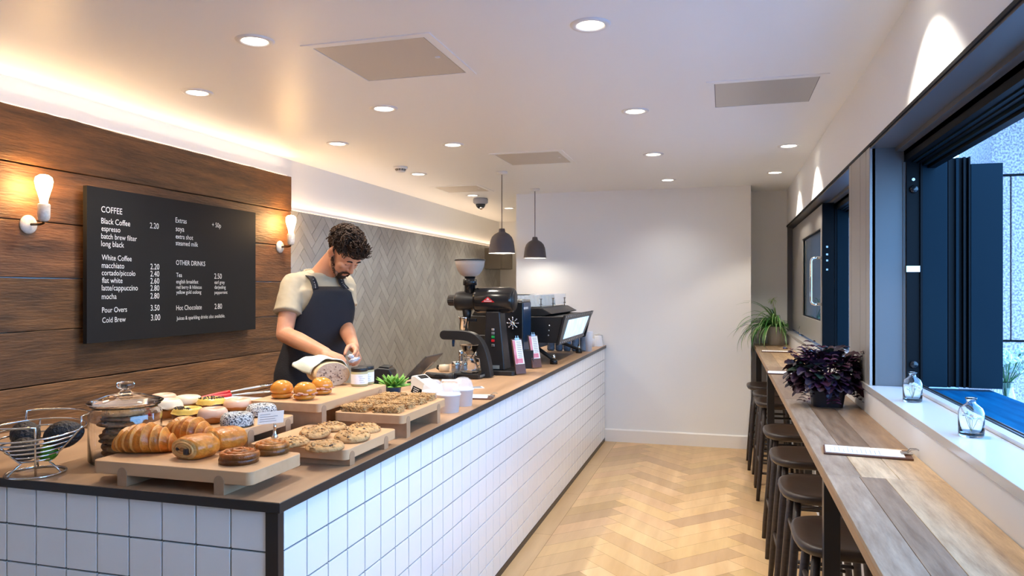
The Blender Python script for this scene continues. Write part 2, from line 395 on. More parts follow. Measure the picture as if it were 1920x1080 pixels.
# near window jamb and folded sashes
P1('jamb_plate', 'grey', (.712, .722, PY0-.006, PY0+.0, 1.075, 2.045))
P1('jamb_frame', 'rubber', (.722, .775, PY0-.02, PY0, 1.075, 2.03), (.770, .778, PY0-.03, PY0, 1.075, 2.0))
sash = thing('folded_sash', 'tall navy folded window sashes stacked beside the grey pier', 'window sash', (.9, PY0+.03, 1.075))
def sp_(nm, m, *bxs, **k):
    b = NB()
    for q in bxs: box(b, q[0]-.9, q[1]-.9, q[2], q[3], 0, q[4])
    return obj(nm, b, M[m], sash, **k)
sp_('sash_stile', 'navy', (.780, .872, -.045, .02, .93), bevel=.002)
sp_('sash_stile', 'navy', (.955, 1.068, -.045, .02, .90), bevel=.002)
sp_('gasket', 'rubber', (.872, .955, -.02, .02, .93), (.876, .884, -.04, -.02, .93), (.930, .938, -.04, -.02, .93), (.948, .954, -.044, -.02, .93))
sp_('gasket', 'navy', (.905, .915, -.035, -.02, .93))
for z, nm in ((1.88, 'hinge_knob'), (1.165, 'hinge_knob')):
    o = lt([(0, 0), (.016, 0), (.016, .008), (.011, .014), (.0, .014)], 20, ax=Vector((0, -1, 0)))
    obj(nm, o, M['blackg'], w1, smooth=True, loc=(.748-XW, PY0-.02-(.3+PY0)/2, z-1.07))
    obj('screw', lt([(0, 0), (.006, 0), (.006, .004), (0, .004)], 12, ax=Vector((0, -1, 0))), M['steel'], w1, loc=(.746-XW, PY0-.02-(.3+PY0)/2, z-1.07+(.04 if z > 1.5 else -.04)))
obj('catch', bx(-.025, .03, -.006, 0, -.012, .012), M['chrome'], w1, loc=(.745-XW, PY0-.02-(.3+PY0)/2, 1.555-1.07))
# far window leaf
gy0, gy1 = 5.38, 6.60
P2('reveal_lining', 'grey', (XW+.002, .70, YR-.03, YR, 1.071, 2.06))
lf = P2('sliding_leaf', 'greyp', (.635, .675, 5.27, gy0, 1.09, 2.04), (.635, .675, gy1, 7.48, 1.09, 2.04), (.635, .675, gy0, gy1, 1.09, 1.25), (.635, .675, gy0, gy1, 1.885, 2.04), bevel=.002)
P2('leaf_pane', 'pane', (.652, .658, gy0, gy1, 1.25, 1.885))
P2('glazing_gasket', 'rubber', (.646, .651, gy0, gy0+.012, 1.25, 1.885), (.646, .651, gy1-.012, gy1, 1.25, 1.885), (.646, .651, gy0, gy1, 1.25, 1.258), (.646, .651, gy0, gy1, 1.877, 1.885))
ph = [Vector((0, 0, 0)), Vector((-.045, 0, 0)), Vector((-.062, 0, -.006)), Vector((-.068, 0, -.02)), Vector((-.068, 0, -.29)), Vector((-.062, 0, -.304)), Vector((-.045, 0, -.31)), Vector((0, 0, -.31))]
obj('pull_handle', tb(ph, .010, 12), M['chrome'], w2, smooth=True, loc=(.637-XW, 5.31-(PY1+YR)/2, 1.68-1.07))
P2('lock_plate', 'rubber', (.630, .70, 5.235, 5.27, 1.08, 2.04))
for z in (1.75, 1.70, 1.66, 1.60):
    P2('lock_bolt', 'steel', (.652, .664, 5.231, 5.235, z-.006, z+.006))
sash2 = thing('folded_sash', 'dark navy sash edge beyond the grey sliding leaf', 'window sash', (.76, 5.24, 1.08))
obj('sash_stile', bx(-.04, .03, 0, .05, 0, .94), M['navy'], sash2, bevel=.002)
obj('gasket', bx(-.055, -.042, 0, .05, 0, .94), M['rubber'], sash2)
P2('fixed_pane', 'pane', (.80, .806, 5.24, YR, 1.08, 2.0))

# outside
struct(obj('floor_outside', bx(.82, 9, -6, 14, -.12, -.02), mat('paving', (.30, .33, .38), .8, nscale=20, ncol=(.2, .22, .26))), 'paving outside the window', 'paving')
lg = tag(obj('outdoor_ledge', bx(.795, 1.045, -1.5, PY0+.06, 1.035, 1.062), M['ledge'], bevel=.003), 'timber ledge outside the near window, blue of the sky put into its colour', 'ledge')
bm = NB()
for x0, x1, z0, z1 in ((1.0, 1.62, -.02, 1.02), (1.0, 1.62, 1.028, 1.93), (1.0, 1.62, 1.938, 3.2)):
    pass
GY = 4.7
def gp(px, py): return atY(px, py, GY)
g = thing('granite_column', 'speckled blue-grey granite clad column outside the open window', 'column', (1.9, GY+.3, -.02))
cols = [(1859, 1894), (1897, 1990), (1993, 2200)]
zl = gp(1890, 640).z; zh = gp(1890, 328).z
for a, b in cols:
    xa, xb_ = gp(a, 500).x, gp(b, 500).x
    bm = NB(); box(bm, xa-1.9, xb_-1.9, -.3, .3, zl+.008+.02, zh-.008+.02); obj('granite_panel', bm, M['granite'], g, bevel=.003)
bm = NB(); xa, xb_ = gp(1859, 500).x, gp(2200, 500).x
box(bm, xa-1.9, xb_-1.9, -.3, .3, zh+.006+.02, 3.2); obj('granite_panel', bm, M['granite'], g, bevel=.003)
bm = NB(); box(bm, xa-1.9, xb_-1.9, -.3, .3, 0, zl-.004+.02); obj('granite_panel', bm, M['granite'], g, bevel=.003)
obj('joint_backing', bx(xa-1.9+.02, xb_-1.9-.02, -.28, .28, .01, 3.19), M['rubber'], g)
bm = NB(); box(bm, .83, 4, 3.6, 5.3, 2.62, 2.8); struct(obj('ceiling_canopy', bm, mat('canopy_soffit', (.33, .40, .50), .5)), 'soffit of the canopy outside', 'canopy')
struct(obj('trim_canopy', bx(1.2, 4, 4.3, 4.42, 2.5, 2.62), M['rubber']), 'black beam under the canopy outside', 'beam')
struct(obj('wall_street', bx(.95, 7, 13, 13.3, -.02, 3.4), M['granite']), 'granite wall outside', 'wall')

# ------------------------------------------------------------------ left wall finishes
XC = -3.0
clad = thing('wood_cladding', 'dark reclaimed timber boards covering the left wall behind the menu', 'wood cladding', (XC, 3.0, 0))
seams = [.0, .27, .535, .79, 1.035, 1.282, 1.523, 1.779, 2.032, 2.283]
for k in range(len(seams)-1):
    z0, z1 = seams[k]+.0025, seams[k+1]-.0025
    ye = 4.674+(R.random()-.5)*.016; bm = NB()
    n = 90; ya = 1.0; fr = []
    tone = .75+.5*R.random()
    split = [1.0+R.random()*1.5, 3.4+R.random()*.8]
    top, bot = [], []
    for i in range(n+1):
        yy = ya+(ye-ya)*i/n
        wv = .004*noise.noise(Vector((yy*3, k*7.1, 0)))+.002*noise.noise(Vector((yy*15, k*3.3, 0)))
        zt = z1+(wv if k < 8 else wv*1.6); zb = z0+.003*noise.noise(Vector((yy*3, (k-1)*7.1, 3)))
        ex = .004*noise.noise(Vector((zt*12, k, 5))) if i == n else 0
        fr.append([bm.verts.new((x, yy-3.0+ex, z)) for x, z in ((-.045, zb), (-.003, zb), (0, zb+.003), (0, zt-.003), (-.003, zt), (-.045, zt))])
    for a, b in zip(fr, fr[1:]):
        for j in range(6): bm.faces.new((a[j], a[(j+1) % 6], b[(j+1) % 6], b[j]))
    bm.faces.new(fr[0]); bm.faces.new(fr[-1][::-1]); fixn(bm)
    t3 = (tone*1.0, tone*(.95+.1*R.random()), tone*(.9+.2*R.random()))
    colour(bm, lambda p, f: t3)
    obj('plank', bm, M['clad'], clad)
# herringbone wall tile
XT = -3.035
tp = thing('tile_panel', 'glossy grey herringbone tile panel behind the counter', 'wall tiles', (XT, 7.3, 0))
y0, y1, z0, z1 = 4.69, 9.95, .55, 2.044
bm = NB(); box(bm, -.02, 0, y0-7.3, y1-7.3, .0, z1); obj('grout_bed', bm, M['grout'], tp)
bm = NB(); lay = bm.loops.layers.float_color.new('Col')
for P, h in herring(y0, y1, z0, z1, .232, .0755, .0012, ox=.03):
    cu = sum(p[0] for p in P)/len(P); cv = sum(p[1] for p in P)/len(P)
    a, b_ = R.gauss(0, .006), R.gauss(0, .006); k = .90+.2*R.random()
    if len(P) < 3: continue
    fr = [bm.verts.new((.007+a*(u-cu)+b_*(v-cv), (cu+(u-cu)*.985)-7.3, cv+(v-cv)*.985)) for u, v in P]
    bk = [bm.verts.new((.0, u-7.3, v)) for u, v in P]
    fs = [bm.faces.new(fr)]+[bm.faces.new((bk[i], bk[(i+1) % len(P)], fr[(i+1) % len(P)], fr[i])) for i in range(len(P))]
    for f in fs:
        for lp in f.loops: lp[lay] = (k, k, k, 1)
obj('tile_face', fixn(bm), M['walltile'], tp)
# LED strips hidden on the ledges
def strip(name, x, ya, yb, z, label, e):
    t = tag(obj(name, bx(x-.006, x+.006, ya, yb, z, z+.004), M['led']), label, 'led strip')
    return t
strip('led_strip', XL+.03, 1.0, 4.66, 2.288, 'warm light strip on the ledge above the timber boards', 1)
strip('led_strip', XL+.012, 4.7, 9.9, 2.05, 'warm light strip along the top of the grey tiles', 1)
lamp('strip_glow', 'AREA', (XL+.055, 2.85, 2.297), 4.2, STRIP, (0, math.radians(-140), 0), shape='RECTANGLE', size=.02, size_y=3.6)
lamp('strip_glow', 'AREA', (XL+.022, 7.3, 2.06), 6, STRIP, (0, math.radians(-150), 0), shape='RECTANGLE', size=.012, size_y=5.2)

# menu board
MY0, MY1, MZ0, MZ1 = 2.84, 4.17, 1.209, 1.972
mb = thing('menu_board', 'large black menu board with white lettering on the timber wall', 'menu board', (-2.955, (MY0+MY1)/2, MZ0))
obj('panel', bx(-.012, .012, -(MY1-MY0)/2, (MY1-MY0)/2, 0, MZ1-MZ0), M['board'], mb, bevel=.001)
obj('batten', bx(-.045, -.012, -.5, .5, .1, .66), M['black'], mb)
def text_mesh(s):
    cu = bpy.data.curves.new('t', 'FONT'); cu.body = s; cu.extrude = 0; cu.resolution_u = 3
    o = bpy.data.objects.new('t', cu); COL.objects.link(o); dg = bpy.context.evaluated_depsgraph_get(); dg.update()
    me = bpy.data.meshes.new_from_object(o.evaluated_get(dg)); bpy.data.objects.remove(o); return me
def lettering(s, m, parent, origin, U, V, width=None, height=None, name='lettering', squash=1, nrm=None):
    """text laid in local plane of parent: origin, unit right U, unit up V"""
    me = text_mesh(s); xs = [v.co.x for v in me.vertices]; ysv = [v.co.y for v in me.vertices]
    if not xs: return
    x0 = min(xs); k = width/(max(xs)-x0) if width else height/(max(ysv)-min(ysv))
    ky = k*squash
    for v in me.vertices: v.co = Vector(U)*((v.co.x-x0)*k)+Vector(V)*(v.co.y*ky)
    me.name = name
    me.materials.append(m); o = bpy.data.objects.new(name, me); COL.objects.link(o); o.parent = parent; o.location = origin
    return o
MENU = [('COFFEE', 410, 495, 470), ('Black Coffee', 410, 527, 516), ('2.20', 607, 643, 535), ('espresso', 411, 487, 546), ('batch brew filter', 410, 554, 577),
 ('long black', 410, 502, 608), ('White Coffee', 412, 533, 664), ('macchiato', 412, 503, 696), ('cortado/piccolo', 412, 548, 726), ('flat white', 413, 496, 757),
 ('latte/cappuccino', 412, 558, 788), ('mocha', 412, 472, 823), ('Pour Overs', 413, 514, 878), ('Cold Brew', 414, 509, 919), ('2.20', 609, 645, 702), ('2.40', 609, 645, 731),
 ('2.60', 609, 645, 760), ('2.80', 609, 645, 789), ('2.80', 609, 645, 821), ('3.50', 610, 646, 870), ('3.00', 611, 649, 910), ('Extras', 711, 756, 512), ('soya', 712, 746, 547),
 ('extra shot', 712, 782, 577), ('steamed milk', 712, 802, 604), ('+ 50p', 859, 895, 530), ('OTHER DRINKS', 713, 831, 684), ('Tea', 714, 737, 733), ('english breakfast', 714, 803, 759),
 ('red berry & hibiscus', 714, 817, 781), ('yellow gold oolong', 714, 815, 802), ('2.50', 868, 898, 740), ('earl grey', 869, 910, 761), ('darjeeling', 869, 914, 781),
 ('peppermint', 869, 921, 802), ('Hot Chocolate', 714, 817, 868), ('2.80', 869, 899, 863), ('Juices & sparkling drinks also available.', 715, 911, 908)]
for s, xl, xr, yb in MENU:
    a = atX(xl/2.1607, 180+yb/2.1607, -2.942); b = atX(xr/2.1607, 180+yb/2.1607, -2.942)
    lettering(s, M['letter'], mb, (.0135, a.y-(MY0+MY1)/2, a.z-MZ0), (0, 1, 0), (0, 0, 1), width=b.y-a.y, squash=1.12)

# wall sconces
def sconce(px, py, label):
    p = atX(px, py, XC); t = thing('wall_sconce', label, 'wall light', (XC, p.y, p.z), 0, 'porcelain sconces on the timber boards')
    obj('wall_plate', lt([(0, 0), (.042, 0), (.043, .006), (.036, .014), (.016, .02), (0, .02)], 32, ax=Vector((1, 0, 0))), M['ceramic'], t, smooth=True)
    obj('arm', tb([(.015, 0, 0), (.07, 0, 0), (.088, 0, .004), (.092, 0, .02)], .006, 10), M['brass'], t, smooth=True)
    obj('lamp_holder', lt([(0, .012), (.014, .012), (.022, .02), (.025, .035), (.026, .085), (.022, .09), (0, .09)], 28, (.092, 0, 0)), M['ceramic'], t, smooth=True)
    obj('bulb', lt([(0, .088), (.014, .09), (.018, .115), (.032, .165), (.036, .19), (.032, .208), (.018, .218), (0, .222)], 24, (.092, 0, 0)), M['filament'], t, smooth=True)
    return t
sconce(52, 421, 'porcelain wall sconce with glowing bulb left of the menu board')
sconce(524, 463, 'porcelain wall sconce with glowing bulb between menu board and tiles')

# far wall cabinet
p = atX(912, 465, -3.0); q = atX(912, 504, -3.0)
cb = thing('wall_cabinet', 'small taupe cabinet fixed high on the far end of the tiled wall', 'cabinet', (-2.9, p.y, q.z))
obj('body', bx(-.125, .10, 0, .5, 0, p.z-q.z), M['cabinet'], cb, bevel=.004)
obj('door', bx(.101, .115, .005, .495, .005, p.z-q.z-.005), M['cabinet'], cb, bevel=.002)
o = thing('wall_tap', 'small dark valve on the cream wall beyond the tiles', 'valve', atY(943, 495, 9.96))
obj('plate', bx(-.05, .05, .0, .02, -.07, .07), M['white'], o); obj('knob', lt([(0, 0), (.03, 0), (.03, .03), (0, .03)], 12, ax=Vector((0, -1, 0))), M['black'], o)

# ------------------------------------------------------------------ counter
ZT = .927; XE = -1.088; YE = 1.642; XBK = -1.908
ctr = thing('service_counter', 'long counter base clad in square white tiles with dark corner post', 'counter', (-1.1, 1.65, 0))
def C(nm, m, *bxs, **k):
    b = NB()
    for q in bxs: box(b, q[0]+1.1, q[1]+1.1, q[2]-1.65, q[3]-1.65, q[4], q[5])
    return obj(nm, b, M[m], ctr, **k)
C('carcass', 'grout2', (-1.89, -1.106, 1.664, YB-.01, 0, .899), (-2.62, -1.89, 1.664, 2.29, 0, .899))
C('corner_post', 'bronze', (-1.136, -1.098, 1.650, 1.676, 0, .899), bevel=.0015)
C('kick_plate', 'bronze', (-1.106, -1.098, 1.676, YB-.005, 0, .032))
bm = NB()
def ctile(x0, x1, y0, y1, z0, z1):
    box(bm, x0+1.1, x1+1.1, y0-1.65, y1-1.65, z0, z1)
pz, py_, px_ = .110, .1135, .109; g_ = .0027
z = .898
while z > .04:
    zb = max(z-pz+g_*2, .034)
    y = 1.680
    while y < YB-.02:
        ctile(-1.107, -1.1, y, min(y+py_-g_*2, YB-.012), zb, z); y += py_
    x = -1.139
    while x > -2.62:
        ctile(x-px_+g_*2, x, 1.656, 1.665, zb, z); x -= px_
    z -= pz
obj('tile_cladding', bm, M['tile'], ctr, bevel=.0012)
# worktop
wt = thing('worktop', 'continuous pale oak worktop with dark edge on the tiled counter', 'worktop', (-1.5, 3, .9))
bm = NB()
prism(bm, [(-2.62+1.5, YE-3), (XE+1.5, YE-3), (XE+1.5, YB-3), (XBK+1.5, YB-3), (XBK+1.5, 2.31-3), (-2.62+1.5, 2.31-3)], 'Z', 0, .0255)
obj('edge_band', fixn(bm), M['bronze'], wt, bevel=.001)
bm = NB()
e = .002
ys = [YE+e, 2.309]
for (x0, x1, ya, yb) in ((-2.618, -1.99, YE+e, 2.308), (-1.989, -1.65, YE+e, 2.308), (-1.649, XE-e, YE+e, 2.308)): box(bm, x0+1.5, x1+1.5, ya-3, yb-3, .02, .0272)
for k, (xa, xb_) in enumerate(((XBK+e, -1.64), (-1.639, -1.36), (-1.359, XE-e))):
    y = 2.309
    while y < YB-.01:
        y2 = min(y+1.5+.4*((k*7) % 3), YB-.002); box(bm, xa+1.5, xb_+1.5, y-3, y2-3-.0006, .02, .0272); y = y2
colour(bm, lambda p, f: (1, 1, 1))
l = bm.loops.layers.float_color['Col']
for i in range(0, len(bm.faces), 6):
    bm.faces.ensure_lookup_table(); kk = .9+.2*R.random()
    for f in bm.faces[i:i+6]:
        for lp in f.loops: lp[l] = (kk, kk, kk, 1)
obj('timber_top', bm, M['top'], wt)
ZT = .9272

# ------------------------------------------------------------------ ceiling fittings
DL = [(478, 76), (1107, 46), (370, 173), (720, 203), (1191, 208), (633, 269), (849, 271), (1225, 289), (1479, 273), (784, 326), (886, 366), (1252, 337), (1453, 323), (954, 390)]
NM = ['nearest on the counter side, beside the large square hatch', 'nearest above the aisle, at the top of the photo', 'leftmost, above the menu board', 'behind the large square hatch',
      'second above the aisle, behind the nearest one', 'above the sconce end of the timber boards', 'in front of the smoke detector row, left of the third hatch', 'third above the aisle',
      'nearest on the window side, behind the steel vent panel', 'just right of the smoke detector', 'just above the dome camera', 'fourth above the aisle, nearest the end wall',
      'farthest on the window side', 'in the passage between the two pendant cords']
base = thing('downlight', '', 'downlight', (0, 0, ZC), 0, 'recessed ceiling downlights')
obj('trim_ring', lt([(.046, .004), (.048, -.004), (.056, -.007), (.070, -.005), (.073, .0), (.073, .004)], 40, closed=True), M['white'], base, smooth=True)
obj('lens', lt([(0, -.003), (.047, -.003), (.047, .003), (0, .003)], 32), M['lens'], base)
locs = []
for i, (px, py) in enumerate(DL):
    x, y = XY(px, py, ZC); locs.append((x, y))
    t = base if i == 0 else dup(base, (x, y, ZC)); t.location = (x, y, ZC); t['label'] = 'round white recessed downlight '+NM[i]
extra = [(.41, 2.42), (-.55, 1.2), (-2.0, .6), (-.55, -.5), (.41, .3)]
for i, (x, y) in enumerate(extra): locs.append((x, y)); dup(base, (x, y, ZC), label='round white recessed downlight in the near part of the ceiling')
for i, (x, y) in enumerate(locs):
    wnd = x > .3; nr = .15 if y < 1.6 else (.35 if y > 6.3 and -1 < x < .3 else (.7 if y > 5.3 else 1))
    lamp('downlight_beam', 'SPOT', (x, y, ZC-.012), (50 if not wnd else 36)*nr, WARM if not wnd else (1, .9, .76), spot_size=math.radians(130 if not wnd else 105), spot_blend=1.0 if not wnd else .35, shadow_soft_size=.03)
def hatch(nm, q, m, label, cat, fw=.035, knob=True):
    P = [Vector(XY(*c, ZC)) for c in q]; x0 = (P[0].x+P[3].x)/2; x1 = (P[1].x+P[2].x)/2; ya = (P[2].y+P[3].y)/2; yb = (P[0].y+P[1].y)/2
    xs = sorted((x0, x1)); yy = sorted((ya, yb)); cx, cy = sum(xs)/2, sum(yy)/2; hx, hy = (xs[1]-xs[0])/2, (yy[1]-yy[0])/2
    t = thing(nm, label, cat, (cx, cy, ZC))
    b = NB()
    for a in ((-hx, hx, -hy, -hy+fw), (-hx, hx, hy-fw, hy), (-hx, -hx+fw, -hy+fw, hy-fw), (hx-fw, hx, -hy+fw, hy-fw)): box(b, *a, -.004, .002)
    obj('frame', b, M['ceil'], t)
    g = .004; obj('panel', bx(-hx+fw+g, hx-fw-g, -hy+fw+g, hy-fw-g, -.003, .002), m, t)
    obj('gap', bx(-hx+fw, hx-fw, -hy+fw, hy-fw, -.0006, .001), M['greyletter'], t)
    if knob: obj('lock', lt([(0, -.006), (.01, -.006), (.011, -.003), (0, -.003)], 16, (hx-fw-.04, 0, 0)), M['white'], t)
hatch('ceiling_hatch', [(563, 86), (804, 59.5), (892, 137), (687, 156.5)], M['hatch'], 'large square beige access hatch, nearest in the ceiling', 'access hatch')
hatch('ceiling_vent', [(1323.5, 156), (1556, 134), (1531, 190.5), (1329, 205)], M['hatchm'], 'pale steel vent panel in the ceiling near the windows', 'ceiling vent', knob=False)
hatch('ceiling_hatch', [(915, 288.6), (1053, 280.5), (1080, 304), (958, 311.6)], M['hatch'], 'square beige access hatch in front of the pendant lamps', 'access hatch')
hatch('ceiling_hatch', [(805, 350), (894, 346), (928, 358), (839, 362)], M['hatch'], 'small access hatch above the dome camera', 'access hatch')
x, y = XY(751, 313, ZC)
t = thing('smoke_detector', 'white smoke detector on the ceiling beside a downlight', 'smoke detector', (x, y, ZC))
obj('base', lt([(0, 0), (.055, 0), (.055, -.012), (.05, -.018), (0, -.018)], 32), M['white'], t, smooth=True)
obj('chamber', lt([(.04, -.018), (.04, -.024), (.034, -.024), (.034, -.03), (.036, -.03), (.034, -.04), (.0, -.046)], 32), M['white'], t, smooth=True)
bm = NB()
for i in range(12):
    a0 = i*PI/6+.06
    for z in (-.021, -.028): tube(bm, circ(.0405 if z > -.025 else .036, z, 5, a0=a0, a1=a0+.4, ep=True), .0028, 6)
obj('grille', bm, M['black'], t)
x, y = XY(901, 372, ZC)
t = thing('dome_camera', 'grey ceiling dome security camera near the end of the counter', 'security camera', (x, y, ZC))
obj('housing', lt([(0, 0), (.072, 0), (.078, -.01), (.078, -.045), (.062, -.06), (0, -.06)], 36), mat('camera_grey', (.32, .32, .35), .35), t, smooth=True)
obj('dome', lt([(.052, -.058), (.05, -.075), (.04, -.095), (.02, -.108), (0, -.112)], 28), mat('smoked_dome', (.03, .035, .04), .06, metal=.2), t, smooth=True)
obj('lens', lt([(0, 0), (.018, 0), (.014, .01), (0, .012)], 16, (0.012, -.02, -.104), ax=Vector((.2, -.5, -1)).normalized()), M['chrome'], t)
def pendant(px, pyc, pyb, label):
    x, y = XY(px, pyc, ZC); d = -x*SA+y*CA; zb = CH-(pyb-HY)*d/F; h = ZC-zb
    t = thing('pendant_lamp', label, 'pendant lamp', (x, y, ZC), 0, 'taupe bell pendants over the counter')
    obj('ceiling_rose', lt([(0, 0), (.046, 0), (.046, -.012), (.036, -.022), (0, -.024)], 28), M['white'], t, smooth=True)
    obj('cord', tb([(0, 0, -.02), (0, 0, -h+.19)], .0035, 8), mat('grey_cord', (.08, .075, .08), .7), t)
    pr = [(.0, .200), (.020, .200), (.024, .196), (.028, .172), (.040, .165), (.062, .152), (.082, .130), (.095, .098), (.101, .060), (.107, .006), (.110, .0)]
    pi = [(.106, .0), (.103, .006), (.097, .06), (.091, .097), (.078, .126), (.058, .147), (.0, .158)]
    sh = obj('lamp_shade', lt([(r, z-h) for r, z in pr], 48), M['shade'], t, smooth=True)
    obj('shade_lining', lt([(r, z-h) for r, z in [(.110, 0)]+pi], 48), M['shadein'], t, smooth=True)
    obj('bulb', lt([(0, .15-h), (.015, .145-h), (.028, .09-h), (.02, .06-h), (0, .052-h)], 20), M['bulb'], t, smooth=True)
    l = lamp('pendant_glow', 'POINT', (0, 0, .03-h), 3.0, WARM); l.data.shadow_soft_size = .03; l.parent = t
pendant(941, 322, 475, 'taupe bell pendant lamp on a long cord, nearer of the two')
pendant(1003, 354, 484, 'taupe bell pendant lamp on a shorter cord, nearer the end wall')
#==PART2==
# ------------------------------------------------------------------ boards on the counter
def foot_plank(parent, axis, along0, along1, pos, w, top, m):
    """arched plank: profile across 'pos', running along axis from along0 to along1"""
    r = w/2; pr = [(pos-r, 0), (pos+r, 0)]+[(pos+r*math.cos(a*PI/10), top-r+r*math.sin(a*PI/10)) for a in range(11)]
    bm = NB()
    if axis == 'Y': prism(bm, pr, 'Y', along0, along1)
    else: prism(bm, pr, 'X', along0, along1)
    return obj('foot', fixn(bm), m, parent, bevel=.0008)
def stand(x0, x1, y0, y1, h, th, label, feet, alongY=True, fpos=None):
    cx, cy = (x0+x1)/2, (y0+y1)/2
    t = thing('serving_board', label, 'serving board', (cx, cy, ZT), 0, 'raised beech serving boards on the counter')
    bm = NB(); prism(bm, rrect(x0-cx, x1-cx, y0-cy, y1-cy, .018), 'Z', h-th, h)
    obj('board_slab', fixn(bm), M['beechY' if alongY else 'beech'], t, bevel=.0025)
    if feet == 'Y':
        for q in fpos: foot_plank(t, 'Y', y0-cy-.0015, y1-cy+.0015, q-cx, .032, h-th+.022, M['beechE'])
    else:
        for q in fpos: foot_plank(t, 'X', x0-cx-.0015, x1-cx+.0015, q-cy, .032, h-th+.024, M['beechE'])
    return t
HA, HB, HC, HD, HE = .066, .091, .130, .053, .088
stand(-1.705, -1.188, 1.662, 1.908, HA, .036, 'low beech board of croissants and pastries at the counter corner', 'Y', False, (-1.60, -1.285))
stand(-1.86, -1.49, 2.042, 2.345, HB, .030, 'beech board of iced doughnuts behind the cookie jar', 'X', True, (2.085, 2.30))
stand(-1.70, -1.405, 2.37, 2.93, HC, .033, 'tallest beech board holding buns, bread and spread jars', 'X', True, (2.40, 2.86))
stand(-1.455, -1.108, 2.025, 2.385, HD, .033, 'lowest beech board of oat cookies at the counter edge', 'X', True, (2.06, 2.30))
stand(-1.395, -1.115, 2.452, 2.885, HE, .033, 'beech board of seeded granola bars near the counter edge', 'X', True, (2.50, 2.80))

# ---- pastries
def crust_col(base, groove):
    return lambda t: tuple(base[i]*(1-t)+groove[i]*t for i in range(3))
def croissant(loc, rot, L, label, arc=.35, seed=0):
    t = thing('croissant', label, 'croissant', loc, rot)
    bm = NB(); lay = bm.loops.layers.float_color.new('Col'); n = 110; seg = 9; rings = []; gl = []
    m_ = 28
    for i in range(n+1):
        u = i/n*2-1; th = u*arc
        rr = L*.235*(max(0, 1-abs(u)**2.3))**.62+.004
        s = (abs(u)*seg/2*1.0+.5) % 1.0
        ridge = (1-s)*.16 if abs(u) < .93 else 0
        rr *= .90+ridge+.03*math.sin(seed+i*.31)
        gl.append(max(0, 1-abs(s-.04)*7) if s < .5 else max(0, 1-(1-s)*9))
        x = L/2*math.sin(th)/math.sin(arc) if arc else u*L/2; y = -(math.cos(th)-1)*L/2/arc*1.1
        c = Vector((x, y, rr*.78)); tn = Vector((math.cos(th), math.sin(th)*1.1, 0)).normalized(); sd = Vector((-tn.y, tn.x, 0))
        tw = .5*s
        rings.append([bm.verts.new(c+sd*(rr*math.cos(2*PI*k/m_))*1.05+Vector((0, 0, rr*(.80 if math.sin(2*PI*k/m_) < 0 else .95)*math.sin(2*PI*k/m_)))+tn*(.006*math.cos(2*PI*k/m_))) for k in range(m_)])
    for i in range(n):
        for k in range(m_):
            f = bm.faces.new((rings[i][k], rings[i][(k+1) % m_], rings[i+1][(k+1) % m_], rings[i+1][k]))
            g = gl[i]; bse = (.80, .29, .035); dk = .75+.4*noise.noise(Vector((i*.12, k*.3, seed)))
            lc = (.84, .40, .10)
            for lp in f.loops: lp[lay] = tuple(bse[q]*dk*(1-g)+lc[q]*g for q in range(3))+(1,)
    bm.faces.new(rings[0][::-1]); bm.faces.new(rings[-1])
    obj('crust', fixn(bm), M['crust'], t, smooth=True)
    return t
def painchoc(loc, rot, L, label, seed=0, sc=1.0):
    """pillow roll whose swirled end faces local -Y"""
    t = thing('chocolate_pastry', label, 'pastry', loc, rot)
    bm = NB(); lay = bm.loops.layers.float_color.new('Col'); n = 26; m_ = 36; rings = []
    for i in range(n+1):
        u = i/n*2-1; k = (max(0.0, 1-abs(u)**3))**.45
        rw, rh = .054*sc*(.70+.34*k), .034*sc*(.62+.38*k)
        rg = []
        for j in range(m_):
            a = 2*PI*j/m_; cx, sx = math.cos(a), math.sin(a)
            q = 1+.03*noise.noise(Vector((cx*2, sx*2, u*3+seed)))
            rg.append(bm.verts.new((rw*q*math.copysign(abs(cx)**.8, cx), u*L/2, .029*sc+rh*q*math.copysign(abs(sx)**.9, sx))))
        rings.append(rg)
    for i in range(n):
        for j in range(m_):
            f = bm.faces.new((rings[i][j], rings[i][(j+1) % m_], rings[i+1][(j+1) % m_], rings[i+1][j]))
            dk = .85+.35*noise.noise(Vector((i*.2, j*.3, seed))); b_ = (.80, .30, .035)
            if i < 1 or i > n-2: b_ = (.82, .50, .2)
            for lp in f.loops: lp[lay] = (b_[0]*dk, b_[1]*dk, b_[2]*dk, 1)
    for rg in (rings[0][::-1], rings[-1]):
        f = bm.faces.new(rg)
        for lp in f.loops: lp[lay] = (.55, .27, .09, 1)
    obj('crust', fixn(bm), M['crust'], t, smooth=True)
    bm = NB()
    for r_ in (.90, .66, .42):
        tube(bm, [Vector((.040*sc*r_*math.cos(a), -L/2-.0005, .029*sc+.0215*sc*r_*math.sin(a))) for a in [2*PI*k/30 for k in range(30)]], .0036*sc, 6, closed=True)
    colour(bm, lambda p, f: (.72, .42, .16)); obj('layers', bm, M['crust'], t, smooth=True)
    for s in (-1, 1):
        obj('chocolate_stick', bx(s*.018*sc-(.005 if s < 0 else .006), s*.018*sc+(.005 if s < 0 else .008), -L/2-(.006 if s < 0 else .012), L/2-.01, (.026 if s < 0 else .018)*sc, .034*sc), M['choc'], t, bevel=.002)
    return t
